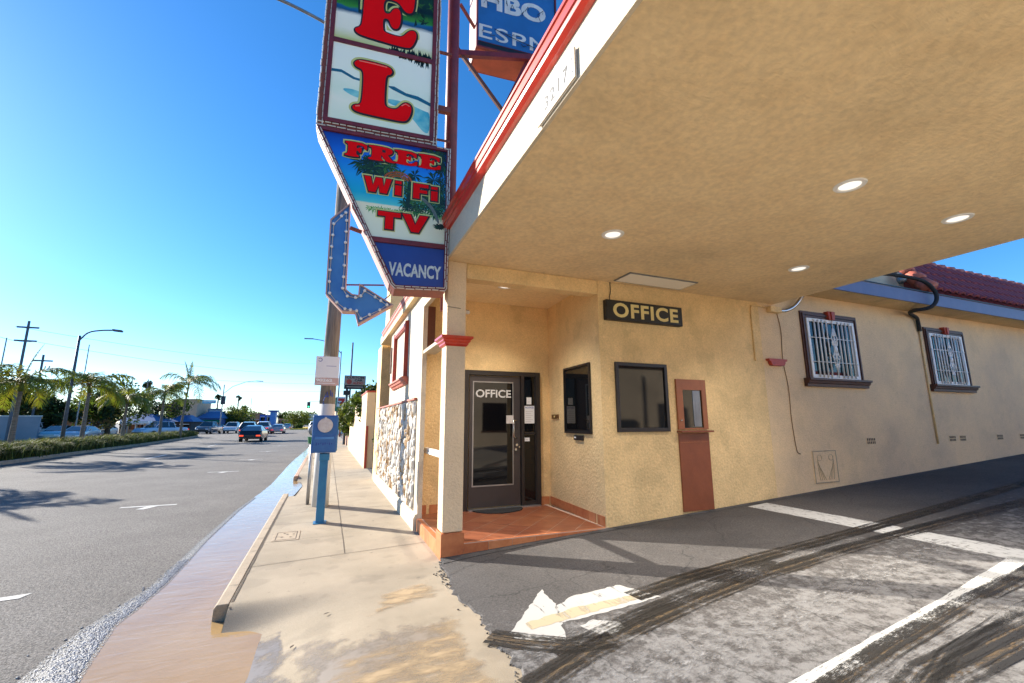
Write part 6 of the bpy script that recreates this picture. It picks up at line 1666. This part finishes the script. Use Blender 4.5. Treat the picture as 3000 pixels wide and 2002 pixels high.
mb = MB(); mb.box(x0+.12*w, x1-.12*w, 33.98, 33.995, z0+.12*h, z0+.19*h); mb.build('lower_lettering', 'sign_tan', t)
MB().box(x0-.02, x0+.30*w, 34, 34.2, z0-.45*h, z0-.12*h).build('lower_board', 'sign_black', t)
t, x0, x1, z0, z1 = board('shop_sign', 984, 1012, 1163, 1192, 52, 'white pole sign with a big red 7 left of the shrubs', 'paper', poles=(.62,), pm='maroon')
w, h = x1-x0, z1-z0
mb = MB(); plate(mb, ([(x0+.25*w, z1-.15*h), (x1-.10*w, z1-.15*h), (x1-.10*w, z1-.38*h), (x0+.62*w, z0+.20*h), (x0+.42*w, z0+.20*h), (x0+.62*w, z1-.42*h), (x0+.25*w, z1-.42*h)], [(0, 1, 2, 5, 6), (2, 3, 4, 5)]), 51.97); mb.build('numeral', 'ink_red', t)
mb = MB(); plate(mb, text2d('ELEVEn', .01, x0+.22*w, x1-.06*w, z0+.32*h, z0+.46*h), 51.955); mb.build('lettering', 'ink_black', t)
mat('sign_green', (.01, .16, .09), .5)
MB().box(x0-.02, x0+.12*w, 51.9, 51.999, z0-.35*h, z1-.1*h).build('green_stripe', 'sign_green', t)
t, x0, x1, z0, z1 = board('shop_sign', 978, 998, 1192, 1206, 54, 'green awning-like board under the white sign with the red 7', 'sign_green', poles=(.5,))
t, x0, x1, z0, z1 = board('banner', 1014, 1031, 1217, 1262, 36, 'purple feather banner with white letters in front of the shrubs', 'banner_purple' if 'banner_purple' in MATS else 'sign_blue', depth=.04, poles=(.1,))
mb = MB()
for k in range(5): mb.box(x0+(x1-x0)*.35, x0+(x1-x0)*.75, 35.985, 35.998, z1-(z1-z0)*(.15+.15*k), z1-(z1-z0)*(.08+.15*k))
mb.build('lettering', 'paper', t)
c = at(1022, 1199, 36.5); t = thing('round_sign', 'round red sign on an orange panel above the purple banner', 'sign', (c.x, 36.5, 0))
MB().tube([(c.x, 36.5, c.z), (c.x, 36.56, c.z)], .36, n=24).build('disc', 'ink_red', t)
MB().box(c.x-.34, c.x+.34, 36.52, 36.6, c.z-.78, c.z-.30).build('panel', 'orange_metal', t)
MB().tube([(c.x, 36.62, 0), (c.x, 36.62, c.z)], .04, n=6).build('pole', 'dark_pole', t)

# ================================================================ FAR BUILDINGS
def bld(px0, px1, py0, Y, dep, label, wm, rm=None, roofh=.0, windows=0, name='shop_building', wz=1.0, py_roof=None, awn=None):
    a = at(px0, py0, Y); b = at(px1, py0, Y); x0, x1, z1 = a.x, b.x, a.z
    t = thing(name, label, 'building', ((x0+x1)/2, Y, 0))
    MB().box(x0, x1, Y, Y+dep, -.1, z1).build('wall', wm, t)
    if rm:
        zr = at((px0+px1)/2, py_roof, Y).z if py_roof else z1+roofh
        MB().add([(x0-.4, Y-.5, z1), (x1+.4, Y-.5, z1), (x1+.4, Y+dep, z1), (x0-.4, Y+dep, z1), (x0+(x1-x0)*.25, Y+dep*.35, zr), (x1-(x1-x0)*.25, Y+dep*.35, zr), (x1-(x1-x0)*.25, Y+dep*.6, zr), (x0+(x1-x0)*.25, Y+dep*.6, zr)],
                 [(0, 1, 5, 4), (1, 2, 6, 5), (2, 3, 7, 6), (3, 0, 4, 7), (4, 5, 6, 7), (3, 2, 1, 0)]).build('roof', rm, t)
    else: MB().box(x0-.12, x1+.12, Y-.12, Y+dep, z1+.001, z1+.25).build('parapet', wm, t)
    for i in range(windows):
        xa = x0+(x1-x0)*(i+.15)/windows; xb = x0+(x1-x0)*(i+.85)/windows
        g_ = MB().box(xa, xb, Y-.03, Y-.002, .6*wz, min(z1-.5, 2.5*wz)).build('window', 'glass_dark', t)
        MB().box(xa-.06, xb+.06, Y-.06, Y-.031, min(z1-.5, 2.5*wz), min(z1-.5, 2.5*wz)+.1).build('lintel', 'white_paint', g_)
    if awn: MB().prism([(Y-1.2, z1-.9), (Y-.001, z1-.3), (Y-.001, z1-.9)], 'x', x0, x1).build('awning', awn, t)
    return t
mat('block_grey', (.26, .29, .33), .9, var=.12, vscale=1); mat('blue_wall', (.02, .09, .30), .6, var=.2, vscale=.4); mat('blue_roof', (.025, .12, .30), .6, var=.25, vscale=.5)
mat('beige_wall', (.58, .40, .28), .9, var=.15, vscale=.4); mat('orange_wall', (.55, .25, .13), .9, var=.2, vscale=.4); mat('shop_tan', (.42, .28, .15), .9, var=.3, vscale=.8); mat('dark_wall', (.05, .05, .055), .9, var=.3)
t = thing('block_wall', 'long grey-blue block wall at far left behind the white SUV', 'wall', (-26, 58, 0)); a = at(-250, 1220, 57); b = at(118, 1220, 57)
MB().box(a.x, b.x, 57, 57.25, -.1, a.z).build('wall', 'block_grey', t); MB().box(a.x-.05, b.x+.05, 56.95, 57.3, a.z+.001, a.z+.08).build('coping', 'white_wall', t)
bld(120, 165, 1232, 68, 6, 'small orange-brown building right of the grey block wall', 'orange_wall', windows=1)
bld(196, 232, 1196, 78, 8, 'dark blue building with pale upper band behind the street lamp', 'blue_wall', windows=1)
bld(352, 450, 1234, 84, 8, 'tan shop with a white canopy and blue hipped roof behind the palms', 'shop_tan', 'blue_roof', windows=4, py_roof=1212)
a = at(366, 1234, 82); b = at(447, 1234, 82)
t = thing('bus_shelter', 'long white canopy in front of the tan shop behind the palms', 'shelter', ((a.x+b.x)/2, 81, 0))
MB().box(a.x, b.x, 80.2, 82, a.z-.35, a.z).build('roof', 'white_paint', t)
for q in (.03, .5, .97): MB().tube([(a.x+(b.x-a.x)*q, 81, -.1), (a.x+(b.x-a.x)*q, 81, a.z-.36)], .07, n=6).build('post', 'white_paint', t)
bld(484, 560, 1236, 96, 8, 'low dark shop with a pale blue roof right of the fourth palm', 'dark_wall', 'blue_roof', windows=2, py_roof=1216)
bld(516, 580, 1172, 112, 12, 'tall plain beige building behind the tallest palm', 'beige_wall')
bld(580, 648, 1226, 112, 12, 'dark blue shop with sloping blue roof behind the traffic signal', 'blue_wall', 'blue_roof', windows=3, py_roof=1204, awn='sign_green')
a = at(610, 1197, 118); b = at(650, 1213, 118)
t = thing('roof_sign', 'grey and white sign on top of the dark blue shop', 'sign', (a.x, 118, b.z)); MB().box(a.x, b.x, 118, 118.3, b.z-.6, a.z).build('board', 'block_grey', t); MB().box(a.x+.3, b.x-.3, 117.95, 117.999, b.z+.5, a.z-.5).build('lettering', 'paper', t)
a = at(465, 1183, 100); b = at(508, 1206, 100)
t = thing('billboard', 'red billboard behind the fourth palm', 'billboard', (a.x, 100, 0)); MB().box(a.x, b.x, 100, 100.4, b.z, a.z).build('board', 'ink_red', t)
for q in (.2, .8): MB().tube([(a.x+(b.x-a.x)*q, 100.2, -.1), (a.x+(b.x-a.x)*q, 100.2, b.z)], .12, n=6).build('pole', 'dark_pole', t)
bld(732, 762, 1213, 170, 14, 'orange building left of the blue store', 'orange_wall', windows=3)
bld(762, 796, 1218, 165, 16, 'long bright blue store with a taller blue tower at its right', 'blue_store' if 'blue_store' in MATS else 'arrow_blue', windows=2, wz=1.4)
a = at(792, 1207, 163); b = at(808, 1207, 163)
t = thing('store_tower', 'square blue tower at the right end of the blue store', 'tower', (a.x, 163, 0)); MB().box(a.x, b.x, 163, 168, -.1, a.z).build('wall', 'arrow_blue', t); MB().box(a.x-.5, b.x+.6, 162.5, 168.5, a.z+.001, a.z+.5).build('cornice', 'sign_blue', t)
for i, (px0, px1, py, Y, m_, lb) in enumerate(((690, 730, 1224, 190, 'block_grey', 'low grey distant building right of the round tree'), (815, 850, 1228, 260, 'orange_wall', 'low orange distant building right of the blue store'), (850, 910, 1227, 280, 'beige_wall', 'low beige distant building behind the median tree'), (650, 690, 1228, 210, 'beige_wall', 'low beige distant building behind the small light green tree'), (440, 520, 1225, 200, 'beige_wall', 'low beige distant building behind the red billboard'))):
    bld(px0, px1, py, Y, 20, lb, m_, windows=4, wz=1.5)
t = thing('median_planter', 'low far median with yellow kerb left of the blue call box', 'planter', (-8, 118, 0)); a = at(852, 1250, 118); b = at(893, 1250, 118)
mat('yellow_kerb', (.6, .42, .03), .7)
MB().box(a.x, b.x, 116, 150, -.2, .15).build('kerb', 'yellow_kerb', t)
mb = MB(); leafy(mb, ((a.x+b.x)/2, 120, .5), 1.8, 700, .2, .35, m=(0,)); mb.build('plants', ['leaf'], t, fix=False)
bld(905, 935, 1215, 230, 10, 'distant pale shop on the right side of the street', 'white_wall', windows=2)
bld(934, 985, 1200, 120, 20, 'pale shop building beyond the side lot on the right', 'white_wall', windows=3, awn='blue_roof')
bld(985, 1060, 1196, 62, 20, 'plain shop building hidden behind the shrubs on the right', 'beige_wall', windows=2)

for o in bpy.data.objects:
    if '_local' in o.keys(): del o['_local']
